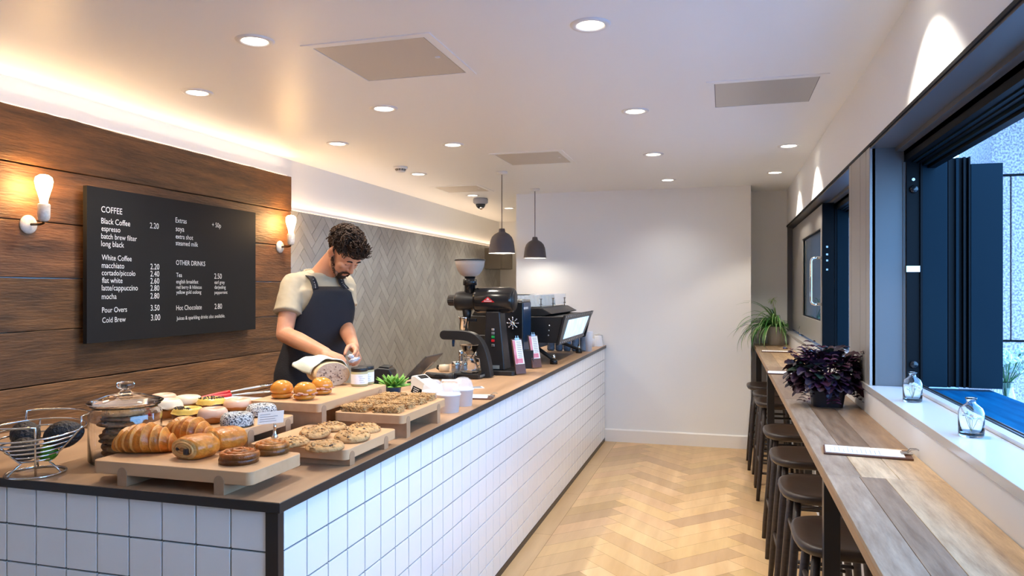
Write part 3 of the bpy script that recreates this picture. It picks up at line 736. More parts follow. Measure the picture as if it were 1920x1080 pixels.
def swirl(loc, rot, r, label, seed=0, tone=(.36, .12, .025)):
    t = thing('raisin_swirl', label, 'pastry', loc, rot)
    bm = NB(); pts = []; rad = []; turns = 3.1; n = 130
    for i in range(n):
        u = i/(n-1); a = u*turns*2*PI; rr = .10*r+(.86*r)*u
        pts.append(Vector((rr*math.cos(a), rr*math.sin(a), .020+.007*(1-u)))); rad.append(r*.150*(1.0-.06*math.sin(7*u+seed)) if u < .97 else r*.10)
    tube(bm, pts, rad, 12, flat=1)
    for v in bm.verts:
        v.co.z = max(0, v.co.z*1.25-.004); v.co.z += .0018*noise.noise(v.co*90)
    lathe(bm, [(0, 0.0), (r*.97, 0.0), (r*1.0, .010), (r*.96, .017), (0, .020)], 30)
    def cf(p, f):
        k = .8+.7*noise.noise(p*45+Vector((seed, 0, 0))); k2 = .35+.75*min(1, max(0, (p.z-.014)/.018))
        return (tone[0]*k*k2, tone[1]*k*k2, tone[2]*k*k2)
    colour(bm, cf); obj('coil', fixn(bm), M['crust'], t, smooth=True)
    rr = random.Random(seed)
    for i in range(9):
        a = rr.random()*2*PI; q = r*(.25+.7*rr.random()); bm = NB(); ell(bm, (q*math.cos(a), q*math.sin(a), .030-.012*q/r), (.0075, .006, .005), seg=10, rings=6); obj('raisin', bm, M['choc'], t, smooth=True)
    return t
zA = ZT+HA
def on(px, py, z): x, y = XY(px, py, z); return Vector((x, y, z))
croissant(on(272, 848, zA)+Vector((0, 0, 0)), YAW+.02, .185, 'large glazed croissant at the front left of the low beech board', seed=1)
croissant(on(353, 829, zA), YAW-.28, .175, 'golden croissant lying behind the front croissant', arc=.3, seed=4)
painchoc(on(368, 856, zA), YAW+.55-.95, .095, 'chocolate pastry with swirled end between front croissant and dark swirl', 2)
painchoc(on(424, 839, zA), YAW-.5-.25, .095, 'chocolate pastry behind the others on the low beech board', 5)
swirl(on(448, 866, zA), .3, .054, 'darkest glazed raisin swirl at the front right of the low board', 3, (.50, .15, .022))
swirl(on(508, 849, zA), 1.8, .052, 'raisin swirl with pale end at the back right of the low board', 8, (.62, .24, .045))

def cookie(name, loc, r, h, m, seed, label=None, tilt=None, group=None, cat='cookie'):
    bm = NB(); n = 40; prof = [(0, h), (.3, h*1.0), (.6, h*.98), (.82, h*.88), (.94, h*.62), (1, h*.3), (.97, h*.04), (.8, 0), (0, 0)]
    lathe(bm, [(a*r, z) for a, z in prof], n)
    for v in bm.verts:
        nz = noise.noise(Vector((v.co.x*38, v.co.y*38, seed*3.1))); n2 = noise.noise(Vector((v.co.x*110, v.co.y*110, seed+v.co.z*60)))
        rr = 1+.05*noise.noise(Vector((v.co.x*22, v.co.y*22, seed)))
        v.co.x *= rr; v.co.y *= rr
        if v.co.z > .001: v.co.z += .004*nz+.0022*n2
    rs = random.Random(seed)
    for i in range(45):
        a = rs.random()*6.28; q = r*.93*math.sqrt(rs.random()); ell(bm, (q*math.cos(a), q*math.sin(a), h*(.98 if q < r*.7 else .8)), (.006, .004, .0035), Matrix.Rotation(rs.random()*3, 3, 'Z'), 8, 5)
    t = thing(name, label, cat, loc, rs.random()*6, group)
    if tilt: t.rotation_euler = (tilt[0], tilt[1], 0)
    obj('biscuit', fixn(bm), m, t, smooth=True)
    for i in range(3):
        a = rs.random()*6.28; q = r*.85*math.sqrt(rs.random()); bm = NB(); ell(bm, (q*math.cos(a), q*math.sin(a), h*1.02), (.0050, .0042, .0026), seg=8, rings=6); obj('raisin', bm, M['raisin'], t, smooth=True)
    return t
zD = ZT+HD
CK = [(548, 833, .056, 'leftmost oat cookie on the lowest board', 0), (609, 841, .060, 'front oat cookie on the lowest board', 0), (591, 820, .052, 'oat cookie in the middle of the lowest board, leaning over two others', .010),
      (661, 825, .060, 'oat cookie at the right front of the lowest board', .008), (622, 806, .052, 'back left oat cookie on the lowest board', .004), (683, 808, .058, 'back right oat cookie on the lowest board', .002)]
for i, (px, py, r, lb, dz) in enumerate(CK):
    p = on(px, py, zD); p.z += dz; p.x = min(p.x, -1.108-r*.9)
    cookie('oat_cookie', p, r, .017, M['cookie'], i+3, lb, tilt=(.12 if dz > .005 else .03, .05 if dz else 0), group='oat cookies on the lowest board')
# granola bars
zE = ZT+HE
rs = random.Random(5)
row = ['front', 'second', 'third', 'back']
for c_ in range(2):
    for r_ in range(4):
        cx = -1.325+.125*c_; cy = 2.505+.103*r_+(.012 if c_ else 0)
        bm = NB(); prism(bm, rrect(-.050, .050, -.034, .034, .008, 3), 'Z', 0, .021); bmesh.ops.subdivide_edges(bm, edges=bm.edges[:], cuts=2, use_grid_fill=True)
        for i in range(190):
            x, y_ = rs.uniform(-.050, .050), rs.uniform(-.034, .034)
            side = rs.random() < .35
            if side:
                if rs.random() < .6: y_ = -.035
                else: x = .051*rs.choice((-1, 1))
            ell(bm, (x, y_, rs.uniform(.002, .02) if side else .0215), (.0055, .0035, .003), Matrix.Rotation(rs.random()*3, 3, 'Z')@Matrix.Rotation(rs.random(), 3, 'X'), 6, 4)
        t = thing('granola_bar', 'seeded granola bar, %s in the %s row on the board beside the succulent' % (row[r_], ('inner', 'aisle side')[c_]), 'granola bar', (cx, cy, zE), rs.uniform(-.12, .12), 'granola bars on the beech board')
        obj('bar_block', fixn(bm), M['granola'], t)
# doughnuts
def donut(px, py, r, h, body, icing, label, seed, hole=True, drip=.45, sprinkle=None, z=ZT+HB, dxy=(0, 0)):
    p = on(px, py, z)+Vector((dxy[0], dxy[1], 0)); t = thing('doughnut', label, 'doughnut', p, seed)
    hr = .26 if hole else 0
    prof = [(1.0, .5), (.985, .32), (.9, .12), (.76, .02), (.55, .0), (.35, .06)]+([(hr, .5)] if hole else [(0, .05)])
    top = ([(hr, .62)] if hole else [(0, .90)])+[(.38, .88), (.55, .99), (.68, 1.0), (.82, .93), (.93, .78), (.99, .62)]
    bm = NB(); lathe(bm, [(a*r, b*h) for a, b in prof+([] if False else [])+top], 36, closed=hole)
    for v in bm.verts: v.co *= 1+.02*noise.noise(v.co*25+Vector((seed, 0, 0)))
    for v in bm.verts: v.co.z = max(v.co.z, 0)
    obj('dough', fixn(bm), M[body], t, smooth=True)
    bm = NB(); n = 48; rings = []
    for a, b in top+[(1.015, .50), (1.0, drip)]:
        rg = []
        for k in range(n):
            th = 2*PI*k/n; q = (b-.5)
            dr = drip+.14*noise.noise(Vector((math.cos(th)*2.2, math.sin(th)*2.2, seed*2.3)))
            bb = b if b > dr else dr
            off = .003
            rg.append(bm.verts.new(((a*r+off*(1 if a > .6 else -.3))*math.cos(th), (a*r+off*(1 if a > .6 else -.3))*math.sin(th), bb*h+off*(1 if b > .7 else .2))))
        rings.append(rg)
    for a, b in zip(rings, rings[1:]):
        for k in range(n): bm.faces.new((a[k], a[(k+1) % n], b[(k+1) % n], b[k]))
    if not hole: bmesh.ops.remove_doubles(bm, verts=bm.verts[:], dist=.0004)
    for v in bm.verts: v.co *= 1+.02*noise.noise(v.co*25+Vector((seed, 0, 0)))
    if icing: obj('icing', fixn(bm), M[icing], t, smooth=True)
    if sprinkle:
        rr = random.Random(seed); bm = NB()
        for i in range(90):
            th = rr.random()*6.28 if sprinkle == 'all' else rr.uniform(1.0, 3.6); q = r*rr.uniform(.35, .86)
            ell(bm, (q*math.cos(th), q*math.sin(th), h*1.0+.003), (.0042, .0018, .0018), Matrix.Rotation(rr.random()*3, 3, 'Z')@Matrix.Rotation(rr.uniform(-.6, .6), 3, 'Y'), 6, 4)
        obj('sprinkles', bm, M['choc'], t)
    return t
donut(314, 783, .050, .062, 'dough', 'cream', 'tall jam doughnut with cream sugar top beside the cookie jar', 1, hole=False, drip=.55)
ob = NB(); ell(ob, (0, 0, 0), (.014, .008, .010), seg=12, rings=8); tj = [o for o in COL.objects if o.name.startswith('doughnut')][-1]
obj('jam', ob, M['jam'], tj, smooth=True, loc=Matrix.Rotation(-1, 3, 'Z')@Vector((-.030, -.038, .020)))
donut(352, 789, .050, .044, 'doughd', 'yellow', 'dark doughnut with yellow icing and chocolate crumbs at the front', 2, sprinkle='part', drip=.6)
donut(399, 792, .047, .047, 'dough', 'pink', 'pale glazed ring doughnut with drips at the front of its board', 3, drip=.42)
donut(445, 798, .050, .040, 'doughd', 'coco', 'coconut covered dark doughnut at the front right corner', 4, drip=.08)
donut(490, 779, .050, .038, 'doughd', 'coco', 'coconut covered dark doughnut behind the front coconut one', 5, drip=.08)
donut(396, 770, .050, .046, 'doughd', 'yellow', 'yellow iced doughnut with chocolate strands at the back', 6, sprinkle='all', drip=.6)
donut(446, 769, .050, .040, 'dough', 'pink', 'pale pink doughnut at the back beside the coconut ones', 7, drip=.4)
donut(352, 767, .050, .048, 'dough', 'cream', 'cream topped doughnut behind the yellow iced one', 8, hole=False, drip=.5)
donut(306, 764, .048, .050, 'dough', 'pink', 'pink iced doughnut at the back left beside the jar', 9, drip=.4)

# label card on clip
p = on(515, 821, ZT+HD); t = thing('price_card', 'white tilted price card on a silver clip between the boards', 'price card', p, YAW)
obj('card_clip', lt([(0, 0), (.011, 0), (.012, .004), (.006, .012), (.0045, .03), (.006, .036), (.003, .05), (0, .05)], 20), M['chrome'], t, smooth=True)
mt = Matrix.Rotation(-.10, 3, 'Y')@Matrix.Rotation(math.radians(-28), 3, 'X')
bm = NB(); obox(bm, mt@Vector((0, 0, 0))+Vector((-.012, -.004, .068)), mt@Vector((1, 0, 0)), mt@Vector((0, 1, 0)), mt@Vector((0, 0, 1)), .086, .0012, .042)
obj('card', bm, M['paper'], t)
bm = NB()
for k, wd in enumerate((.035, .06, .052, .056)):
    c = mt@Vector((-.036+wd/2, -.0009, .012-.008*k))+Vector((-.012, -.004, .068)); obox(bm, c, mt@Vector((1, 0, 0)), mt@Vector((0, 1, 0)), mt@Vector((0, 0, 1)), wd, .0004, .0012)
obj('print', bm, M['greyletter'], t)

# tongs on a white tray behind the doughnuts
x, y = -1.72, 2.52
t = tag(obj('white_tray', (lambda b: fixn(prism(b, rrect(-.10, .10, -.085, .085, .012), 'Z', 0, .112)))(NB()), M['white'], loc=(-1.86+.02, 2.46, ZT), bevel=.004), 'white box tray under the red handled tongs', 'tray')
t.location = (-1.835, 2.475, ZT)
a0 = atD(357, 749, 2.80); a1 = atD(505, 731, 2.98); zt = ZT+.1125
def tongs():
    o = Vector((a0.x, a0.y, zt+.008)); e = Vector((a1.x, a1.y, zt+.03)); dr = (e-o).normalized(); sd = dr.cross(Vector((0, 0, 1))).normalized(); L = (e-o).length
    t = thing('kitchen_tongs', 'steel kitchen tongs with red grips lying behind the doughnuts', 'tongs', o)
    for s in (0, 1):
        tip = dr*L+sd*(.0 if s else -.045)+Vector((0, 0, -.012 if s else .008))
        arm = [tip*u+Vector((0, 0, .004*math.sin(u*PI))) for u in [k/14 for k in range(15)]]
        obj('arm', tb(arm, [.006+.003*(k > 9) for k in range(15)], 10, flat=.5), M['steel'], t, smooth=True)
        obj('grip', tb([v+Vector((0, 0, .001)) for v in arm[:8]], [.004, .007, .010, .0115, .012, .012, .012, .0118], 12, flat=.6), M['red'], t, smooth=True)
        b = NB(); n = 9; q = []
        for i in range(26):
            a = 2*PI*i/26; rr = .021*(1+.13*math.sin(a*9)); q.append((rr*1.25*math.cos(a), rr*math.sin(a)))
        prism(b, q, 'Z', -.002, .002)
        rot = dr.to_track_quat('X', 'Z').to_matrix()
        for v in b.verts: v.co = rot@(Vector((v.co.x, v.co.y, v.co.z+.2*(v.co.x**2+v.co.y**2)*40*.5)))+tip
        obj('scalloped_tip', fixn(b), M['chrome'], t, smooth=True)
    return t
tongs()

# ---- cookie jar
p = on(231, 862, ZT); p.y = 1.925+.0; p = Vector((-1.845, 1.93, ZT)); RJ = .107
jar = thing('cookie_jar', 'large round glass cookie jar with knobbed glass lid', 'jar', p)
out = [(0, .0), (RJ-.006, .0), (RJ, .008), (RJ, .150), (RJ-.004, .160), (RJ-.012, .166), (RJ-.012, .172), (RJ-.004, .176)]
inn = [(RJ-.008, .176), (RJ-.016, .170), (RJ-.016, .164), (RJ-.008, .158), (RJ-.004, .148), (RJ-.004, .012), (RJ-.010, .007), (0, .007)]
obj('jar_body', lt(out+inn, 64), M['glass'], jar, smooth=True)
lid = [(0, .178), (RJ-.018, .178), (RJ-.017, .181), (RJ+.002, .183), (RJ+.005, .187), (RJ-.004, .192), (.070, .200), (.045, .210), (.026, .214), (.016, .218), (.014, .224), (.024, .231), (.028, .239), (.024, .247), (.012, .251), (0, .252)]
obj('jar_lid', lt(lid+[(0, .2225), ] if False else lid, 64), M['glass'], jar, smooth=True)
names = ['bottom', 'second lowest', 'third lowest', 'fourth lowest', 'fifth', 'sixth', 'seventh', 'eighth', 'topmost']
for i in range(8):
    tl = .22-.03*i if i < 2 else .12*math.sin(i*1.7)*.5
    z = .012+.0185*i
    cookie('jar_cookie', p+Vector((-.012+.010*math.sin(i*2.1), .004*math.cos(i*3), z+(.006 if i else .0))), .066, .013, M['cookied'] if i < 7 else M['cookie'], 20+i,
           '%s oat cookie stacked inside the glass jar' % (names[i] if i < 7 else 'topmost'), tilt=(.04*math.sin(i*2), tl*.4), group='cookies inside the glass jar')

# ---- wire basket with avocados
p = on(68, 886, ZT); p.x += .0; bc = p+Vector((.010, -.010, 0))
bk = thing('wire_basket', 'chrome wire fruit basket at the left end of the counter', 'basket', bc)
obj('base_ring', tb(circ(.078, .0036, 44), .0036, 8, closed=True), M['chrome'], bk, smooth=True)
bm = NB()
for k in range(3):
    a = k*2*PI/3+.25; pts = [(.078, .004), (.050, .030), (.040, .036), (.085, .082), (.128, .128), (.140, .142)]
    tube(bm, [Vector((r*math.cos(a), r*math.sin(a), z)) for r, z in pts], .0032, 8)
obj('support_wire', bm, M['chrome'], bk, smooth=True)
pts = []; turns = 6.3; n = 260
for i in range(n):
    u = i/(n-1); a = u*turns*2*PI+1.4; r = .038+.098*u; z = .036+.100*u+.010*u*math.sin(a); pts.append(Vector((r*math.cos(a), r*math.sin(a), z)))
obj('spiral_wire', tb(pts, .0027, 8), M['chrome'], bk, smooth=True)
rim = [Vector((.137*math.cos(a), .137*math.sin(a), .170)) for a in [.25+k*(2.35)/20 for k in range(21)]]
rim = [Vector((.137*math.cos(.25), .137*math.sin(.25), .135))]+rim+[Vector((.137*math.cos(2.62), .137*math.sin(2.62), .125))]
obj('handle_wire', tb(rim, .003, 8), M['chrome'], bk, smooth=True)
rim = [Vector((.139*math.cos(a), .139*math.sin(a), .158)) for a in [3.6+k*(1.95)/20 for k in range(21)]]+[Vector((.060*math.cos(5.55), .060*math.sin(5.55), .045)), Vector((.058*math.cos(5.55), .058*math.sin(5.55), .004))]
obj('handle_wire', tb(rim, .003, 8), M['chrome'], bk, smooth=True)
def fruit(nm, off, r, m, label, rz, ry=0):
    b = NB(); res = bmesh.ops.create_uvsphere(b, u_segments=28, v_segments=18, radius=1)
    for v in b.verts:
        k = 1-.22*max(0, v.co.x)**1.5
        v.co = Vector((v.co.x*r[0], v.co.y*r[1]*k, v.co.z*r[2]*k)); v.co += v.co.normalized()*.0008*noise.noise(v.co*160)
    o = tag(obj(nm, b, m, smooth=True, loc=bc+Vector(off)), label, 'avocado' if nm == 'avocado' else 'fruit', 'fruit in the wire basket'); o.rotation_euler = (0, ry, rz)
    return o
fruit('avocado', (-.070, .025, .108), (.058, .040, .039), M['avocado'], 'dark avocado at the left side of the wire basket', 2.6, -.2)
fruit('avocado', (.062, .040, .112), (.056, .042, .041), M['avocado'], 'dark bumpy avocado at the right side of the wire basket', .5, -.2)
fruit('avocado', (-.008, -.030, .078), (.052, .036, .034), M['avocado'], 'dark avocado lying lowest at the front of the basket', 2.9)
fruit('lime', (.034, .010, .062), (.030, .026, .025), M['lime'], 'green fruit under the avocados in the wire basket', .3)

# ---- buns, bread, towel, spreads on tall board
zC = ZT+HC
def bun(px, py, r, label, seed, filling):
    p = on(px, py, zC); t = thing('filled_bun', label, 'bun', p, seed*1.3, 'glazed buns on the tall board')
    b = NB(); lathe(b, [(0, .001), (r*.7, .001), (r*.92, .008), (r*.96, .016), (r*.8, .021), (0, .022)], 32); obj('bun_base', b, M['bun'], t, smooth=True)
    b = NB(); lathe(b, [(0, .022), (r*.85, .022), (r*1.0, .027), (r*1.02, .036), (r*.93, .049), (r*.7, .060), (r*.4, .066), (0, .068)], 36)
    for v in b.verts: v.co *= 1+.03*noise.noise(v.co*22+Vector((seed, 0, 0)))
    tp_ = obj('bun_top', b, M['bun'], t, smooth=True); tp_.rotation_euler = (.06*filling, -.04, 0)
    if filling:
        b = NB(); rr = random.Random(seed)
        for i in range(16):
            a = rr.random()*6.28; ell(b, (r*.92*math.cos(a), r*.92*math.sin(a), .022+rr.random()*.006), (.012, .009, .0045), Matrix.Rotation(rr.random()*3, 3, 'Z'), 10, 6, nz=.3)
        obj('filling', b, M['bacon'], t, smooth=True)
bun(529, 746, .043, 'plain glazed bun at the left front of the tall board', 1, 0)
bun(571, 749, .042, 'glazed bun with bacon filling at the front of the tall board', 2, 1)
bun(603, 739, .042, 'glazed bacon bun beside the cut bread', 3, 1)
# loaf: cut face towards aisle
p = on(629, 724, zC); lf_ = thing('bread_loaf', 'cut sourdough loaf with open crumb under a pale towel', 'bread', p+Vector((-.01, -.005, 0)), math.radians(-44))
# local: +X cut face normal (rotated to face camera-right), length along -X
b = NB(); n = 30; m_ = 40; rings = []
LL = .26
for i in range(n+1):
    u = i/n; k = (1-max(0, (u-.35)/.65)**2.4)**.5 if u < 1 else .05
    ry_, rz_ = .082*(.15+.85*k), .068*(.15+.85*k)
    rings.append([b.verts.new((-u*LL, ry_*math.copysign(abs(math.cos(a))**.9, math.cos(a))*(1+.03*noise.noise(Vector((u*4, a, 0)))), .060*(1 if u < .5 else 1-.2*(u-.5))+(rz_ if math.sin(a) > 0 else .060)*math.sin(a)*(1 if math.sin(a) > 0 else 1))) for a in [2*PI*j/m_ for j in range(m_)]])
for v in [v for r_ in rings for v in r_]: v.co.z = max(v.co.z, 0)
for a, c in zip(rings, rings[1:]):
    for j in range(m_): b.faces.new((a[j], a[(j+1) % m_], c[(j+1) % m_], c[j]))
b.faces.new(rings[-1][::-1]); b.faces.new(rings[0])
obj('crust', fixn(b), M['bread'], lf_, smooth=True, bevel=0); lf_.scale = (1, .90, .80)
b = NB(); mtx_ = Matrix.Identity(3)
rg = [Vector((.0015, v.y*.955, .060+(v.z-.060)*.95)) for v in [Vector((0, .082*math.copysign(abs(math.cos(a))**.9, math.cos(a)), max(0, .060+(.068 if math.sin(a) > 0 else .06)*math.sin(a)))) for a in [2*PI*j/60 for j in range(60)]]]
c0 = b.verts.new((.0015, 0, .062)); prev = [c0]*60
for s in range(1, 13):
    cur = [b.verts.new(Vector((.0015, 0, .062)).lerp(q, s/12)) for q in rg]
    for j in range(60):
        if s == 1: b.faces.new((c0, cur[j], cur[(j+1) % 60]))
        else: b.faces.new((prev[j], cur[j], cur[(j+1) % 60], prev[(j+1) % 60]))
    prev = cur
obj('crumb', fixn(b), M['crumb'], lf_)
b = NB(); rr = random.Random(2)
for i in range(26):
    a = rr.random()*6.28; q = math.sqrt(rr.random())*.85; ell(b, (.0018, .07*q*math.cos(a), .062+.052*q*math.sin(a)), (.0006, .002+.004*rr.random(), .002+.003*rr.random()), seg=10, rings=6)
obj('air_holes', b, mat('crumb_hole', (.17, .10, .07), .9), lf_)
# towel draped over the loaf, arching from behind
b = NB(); nu, nv = 34, 22; G = []
for i in range(nu):
    u = i/(nu-1); row_ = []
    for j in range(nv):
        v = j/(nv-1); a = PI*(1.10*u-.10)
        x_ = -.030-.42*v; k = 1-max(0, (v-.25)/.75)**2.2*.55
        yy = math.cos(a)*(.090*k+.012*v+.03*max(0, v-.5)); zz = .062+math.sin(a)*(.079*k if math.sin(a) > 0 else .06)
        zz = max(zz, .004); wr = .003*math.sin(u*22+v*7)+.003*noise.noise(Vector((u*9, v*9, 1)))
        row_.append(b.verts.new((x_+.020*math.sin(a)-.012, yy*(1+wr*3), zz+wr)))
    G.append(row_)
for i in range(nu-1):
    for j in range(nv-1): b.faces.new((G[i][j], G[i+1][j], G[i+1][j+1], G[i][j+1]))
tw = tag(obj('tea_towel', b, M['towel'], smooth=True, solid=.003, loc=lf_.location.copy()), 'pale mint tea towel draped over the loaf', 'towel'); tw.rotation_euler = (0, 0, math.radians(-44)); tw.scale = (1, .92, .82)
def spread_jar(px, py, label, r=.036, h=.076):
    p = on(px, py, zC); t = thing('spread_jar', label, 'jar', p, YAW, 'jars of spread on the tall board')
    obj('glass', lt([(0, 0), (r-.003, 0), (r, .004), (r, h-.018), (r-.005, h-.010), (r-.005, h-.004), (0, h-.004)], 36), M['honey'], t, smooth=True)
    obj('lid', lt([(r-.002, h-.014), (r, h-.012), (r, h), (r-.003, h+.003), (0, h+.002)], 36), M['black'], t, smooth=True)
    b = NB(); rings = []
    for z in (.010, h-.024): rings.append([b.verts.new(((r+.0006)*math.cos(a), (r+.0006)*math.sin(a), z)) for a in [-PI*.95+PI*.95*k/20 for k in range(21)]])
    for k in range(20): b.faces.new((rings[0][k], rings[0][k+1], rings[1][k+1], rings[1][k]))
    obj('paper_label', b, M['paper'], t, smooth=True)
    for k, (s_, hh) in enumerate((('Lemon', .006), ('curd', .005))): pass
    b = NB()
    for k, (a_, l_) in enumerate(((-1.5, .5), (-1.35, .62), (-1.4, .5), (-1.3, .55))):
        z = h-.034-.008*k
        pts_ = [Vector(((r+.0012)*math.cos(a_+q*l_/6), (r+.0012)*math.sin(a_+q*l_/6), z)) for q in range(7)]; tube(b, pts_, .0006, 5)
    obj('label_print', b, M['greyletter'], t)
spread_jar(674, 723, 'jar of pale spread with black lid and white label, nearest')
spread_jar(686, 719, 'jar of spread half hidden behind the first jar')
#==PART3==
# ------------------------------------------------------------------ till end of the counter
def place(px, py): x, y = XY(px, py, ZT); return Vector((x, y, ZT))
t = thing('receipt_printer', 'black receipt printer with rounded lid behind the succulent', 'printer', place(716, 722), .25)
bm = NB(); prism(bm, [(-.07, 0), (.07, 0), (.07, .075), (.055, .098), (-.01, .104), (-.045, .085), (-.07, .06)], 'Y', -.075, .075); obj('body', fixn(bm), M['black'], t, bevel=.006)
bm = NB(); prism(bm, [(-.012, .103), (.052, .099), (.050, .108), (.0, .112)], 'Y', -.06, .06); obj('lid', fixn(bm), M['blackg'], t, bevel=.003)
obj('feed_button', bx(-.066, -.055, -.078, -.074, .05, .056), M['steel'], t)
t = thing('tablet_till', 'black tablet leaning on a slim stand, screen towards the barista', 'tablet', (-1.68, 3.985, ZT))
u = Vector((.14, 0, .14)).normalized(); v = Vector((0, 1, 0)); n_ = u.cross(v)
bm = NB(); obox(bm, Vector((0, 0, .093)), u, v, n_, .20, .255, .010); obj('tablet_body', bm, mat('tablet_back', (.075, .065, .055), .35), t, bevel=.004)
bm = NB(); obox(bm, Vector((0, 0, .093))+n_*.0062*(1 if n_.x < 0 else -1), u, v, n_, .185, .24, .0012); obj('screen', bm, M['blackg'], t)
bm = NB(); obox(bm, Vector((.0, 0, .07))-n_*.008*(1 if n_.x < 0 else -1), u, v, n_, .16, .03, .006); obj('arm', bm, M['steel'], t, bevel=.002)
obj('stand_foot', bx(-.08, .05, -.06, .06, 0, .008), M['black'], t, bevel=.003)
# succulent
def leafblade(bm, base, d, up, L, w, bend, n=7, col=(.1, .3, .03), tipc=None, thick=0, fold=.25):
    d = d.normalized(); s = d.cross(Vector((0, 0, 1))); s = s.normalized() if s.length > 1e-3 else Vector((1, 0, 0)); lay = bm.loops.layers.float_color.get('Col') or bm.loops.layers.float_color.new('Col')
    rows = []; p = Vector(base); ang = up
    for i in range(n+1):
        t_ = i/n; ww = w*math.sin(PI*min(1, (t_*.92+.08)))**.7*(1 if t_ < .97 else .2)
        dirv = d*math.cos(ang)+Vector((0, 0, math.sin(ang))); nn = s.cross(dirv)
        rows.append([bm.verts.new(p-s*ww/2), bm.verts.new(p-nn*ww*fold*(-1)-nn*0), bm.verts.new(p+s*ww/2)])
        p = p+dirv*(L/n); ang -= bend/n
    for i, (a, b) in enumerate(zip(rows, rows[1:])):
        for k in (0, 1):
            f = bm.faces.new((a[k], a[k+1], b[k+1], b[k]))
            c = col if not tipc else tuple(col[q]*(1-i/n)+tipc[q]*i/n for q in range(3))
            for lp in f.loops: lp[lay] = (*c, 1)
    return rows
p = place(737, 745); t = thing('succulent', 'green rosette succulent in a small navy pot', 'potted plant', p)
obj('pot', lt([(0, 0), (.032, 0), (.042, .052), (.044, .055), (.040, .055), (.038, .048), (0, .048)], 32), M['potblue'], t, smooth=True)
bm = NB(); rs = random.Random(3)
for ring, (nn_, L_, up_) in enumerate(((9, .095, .10), (9, .090, .45), (8, .078, .80), (6, .06, 1.12), (4, .045, 1.4))):
    for k in range(nn_):
        a = 2*PI*k/nn_+ring*.4+rs.uniform(-.1, .1); d = Vector((math.cos(a), math.sin(a), 0)); g_ = rs.uniform(.8, 1.2)
        leafblade(bm, Vector((0, 0, .052))+d*.010, d, up_, L_*rs.uniform(.9, 1.05), .026, -.25+rs.uniform(-.1, .2), 6, (.10*g_, .30*g_, .045*g_), (.20*g_, .40*g_, .06*g_), fold=.22)
obj('foliage', bm, M['leaf'], t, smooth=True, solid=.004)
obj('soil', lt([(0, .049), (.038, .049)], 20), M['soil'], t)
# black price sign
p = place(781, 748); t = thing('chalk_label', 'tiny black label with white writing behind the granola bars', 'label', p, YAW-.1)
mt = Matrix.Rotation(.42, 3, 'Y')
bm = NB(); obox(bm, Vector((0, 0, .040)), mt@Vector((1, 0, 0)), Vector((0, 1, 0)), mt@Vector((0, 0, 1)), .050, .003, .034); obj('label_plate', bm, M['board'], t)
obj('stem', tb([(0, .003, 0), (0, .003, .03)], .002, 6), M['steel'], t); obj('foot', lt([(0, 0), (.012, 0), (.012, .003), (0, .003)], 16), M['steel'], t)
bm = NB()
for k in range(3): obox(bm, Vector((0, -.0018, .040))+mt@Vector((-.004, 0, .009-.009*k)), mt@Vector((1, 0, 0)), Vector((0, 1, 0)), mt@Vector((0, 0, 1)), .030-.004*k, .0006, .0032)
obj('print', bm, M['letter'], t)
# paper tubs with dome lids
def tub(px, py, r, h, label):
    p = place(px, py); t = thing('dome_lid_tub', label, 'tub', p, 0, 'white tubs with clear dome lids')
    obj('cup', lt([(0, .003), (r*.80, .003), (r*.82, 0), (r*.84, .0), (r*.98, h-.004), (r, h-.004), (r*1.03, h), (r, h+.003), (r*.96, h), (r*.82, .006), (0, .006)], 40), M['cup'], t, smooth=True)
    o_ = [(r*1.04, h-.001), (r*1.04, h+.006), (r*.97, h+.010), (r*.93, h+.022), (r*.78, h+.042), (r*.50, h+.054), (r*.22, h+.057)]
    obj('dome_lid', lt(o_+[(a-.0012, b-.0012) for a, b in o_[::-1]], 40), M['plastic'], t, smooth=True)
tub(841, 772, .054, .078, 'white paper tub with clear dome lid, nearest of the group')
tub(868, 760, .050, .076, 'white tub with dome lid half behind the nearest tub')
tub(812, 757, .052, .060, 'wide low white tub with dome lid on the left of the group')
# card terminal
t = thing('card_terminal', 'white card payment terminal tilted in its cradle', 'card reader', place(800, 733), -.5)
bm = NB(); prism(bm, [(-.09, 0), (.09, 0), (.09, .025), (-.055, .082), (-.085, .075), (-.09, .05)], 'Y', -.040, .040); obj('body', fixn(bm), M['white'], t, bevel=.006)
u = Vector((.145, 0, -.057)).normalized(); n_ = Vector((.057, 0, .145)).normalized()
bm = NB(); obox(bm, Vector((-.030, 0, .0735)), u, Vector((0, 1, 0)), n_, .035, .055, .002); obj('display', bm, M['blackg'], t)
bm = NB()
for i in range(4):
    for j in range(3): obox(bm, Vector((-.002, 0, .0625))+u*(.018*i)+Vector((0, -.02+.02*j, 0)), u, Vector((0, 1, 0)), n_, .010, .012, .003)
obj('keypad', bm, M['greyl'], t)
t = thing('sticker_roll_box', 'small white and orange box beside the scale', 'box', place(846, 719), .2)
obj('carton', bx(-.055, .055, -.02, .02, 0, .022), M['paper'], t, bevel=.002); obj('orange_band', bx(-.048, .040, -.0206, -.02, .003, .014), M['orange'], t)
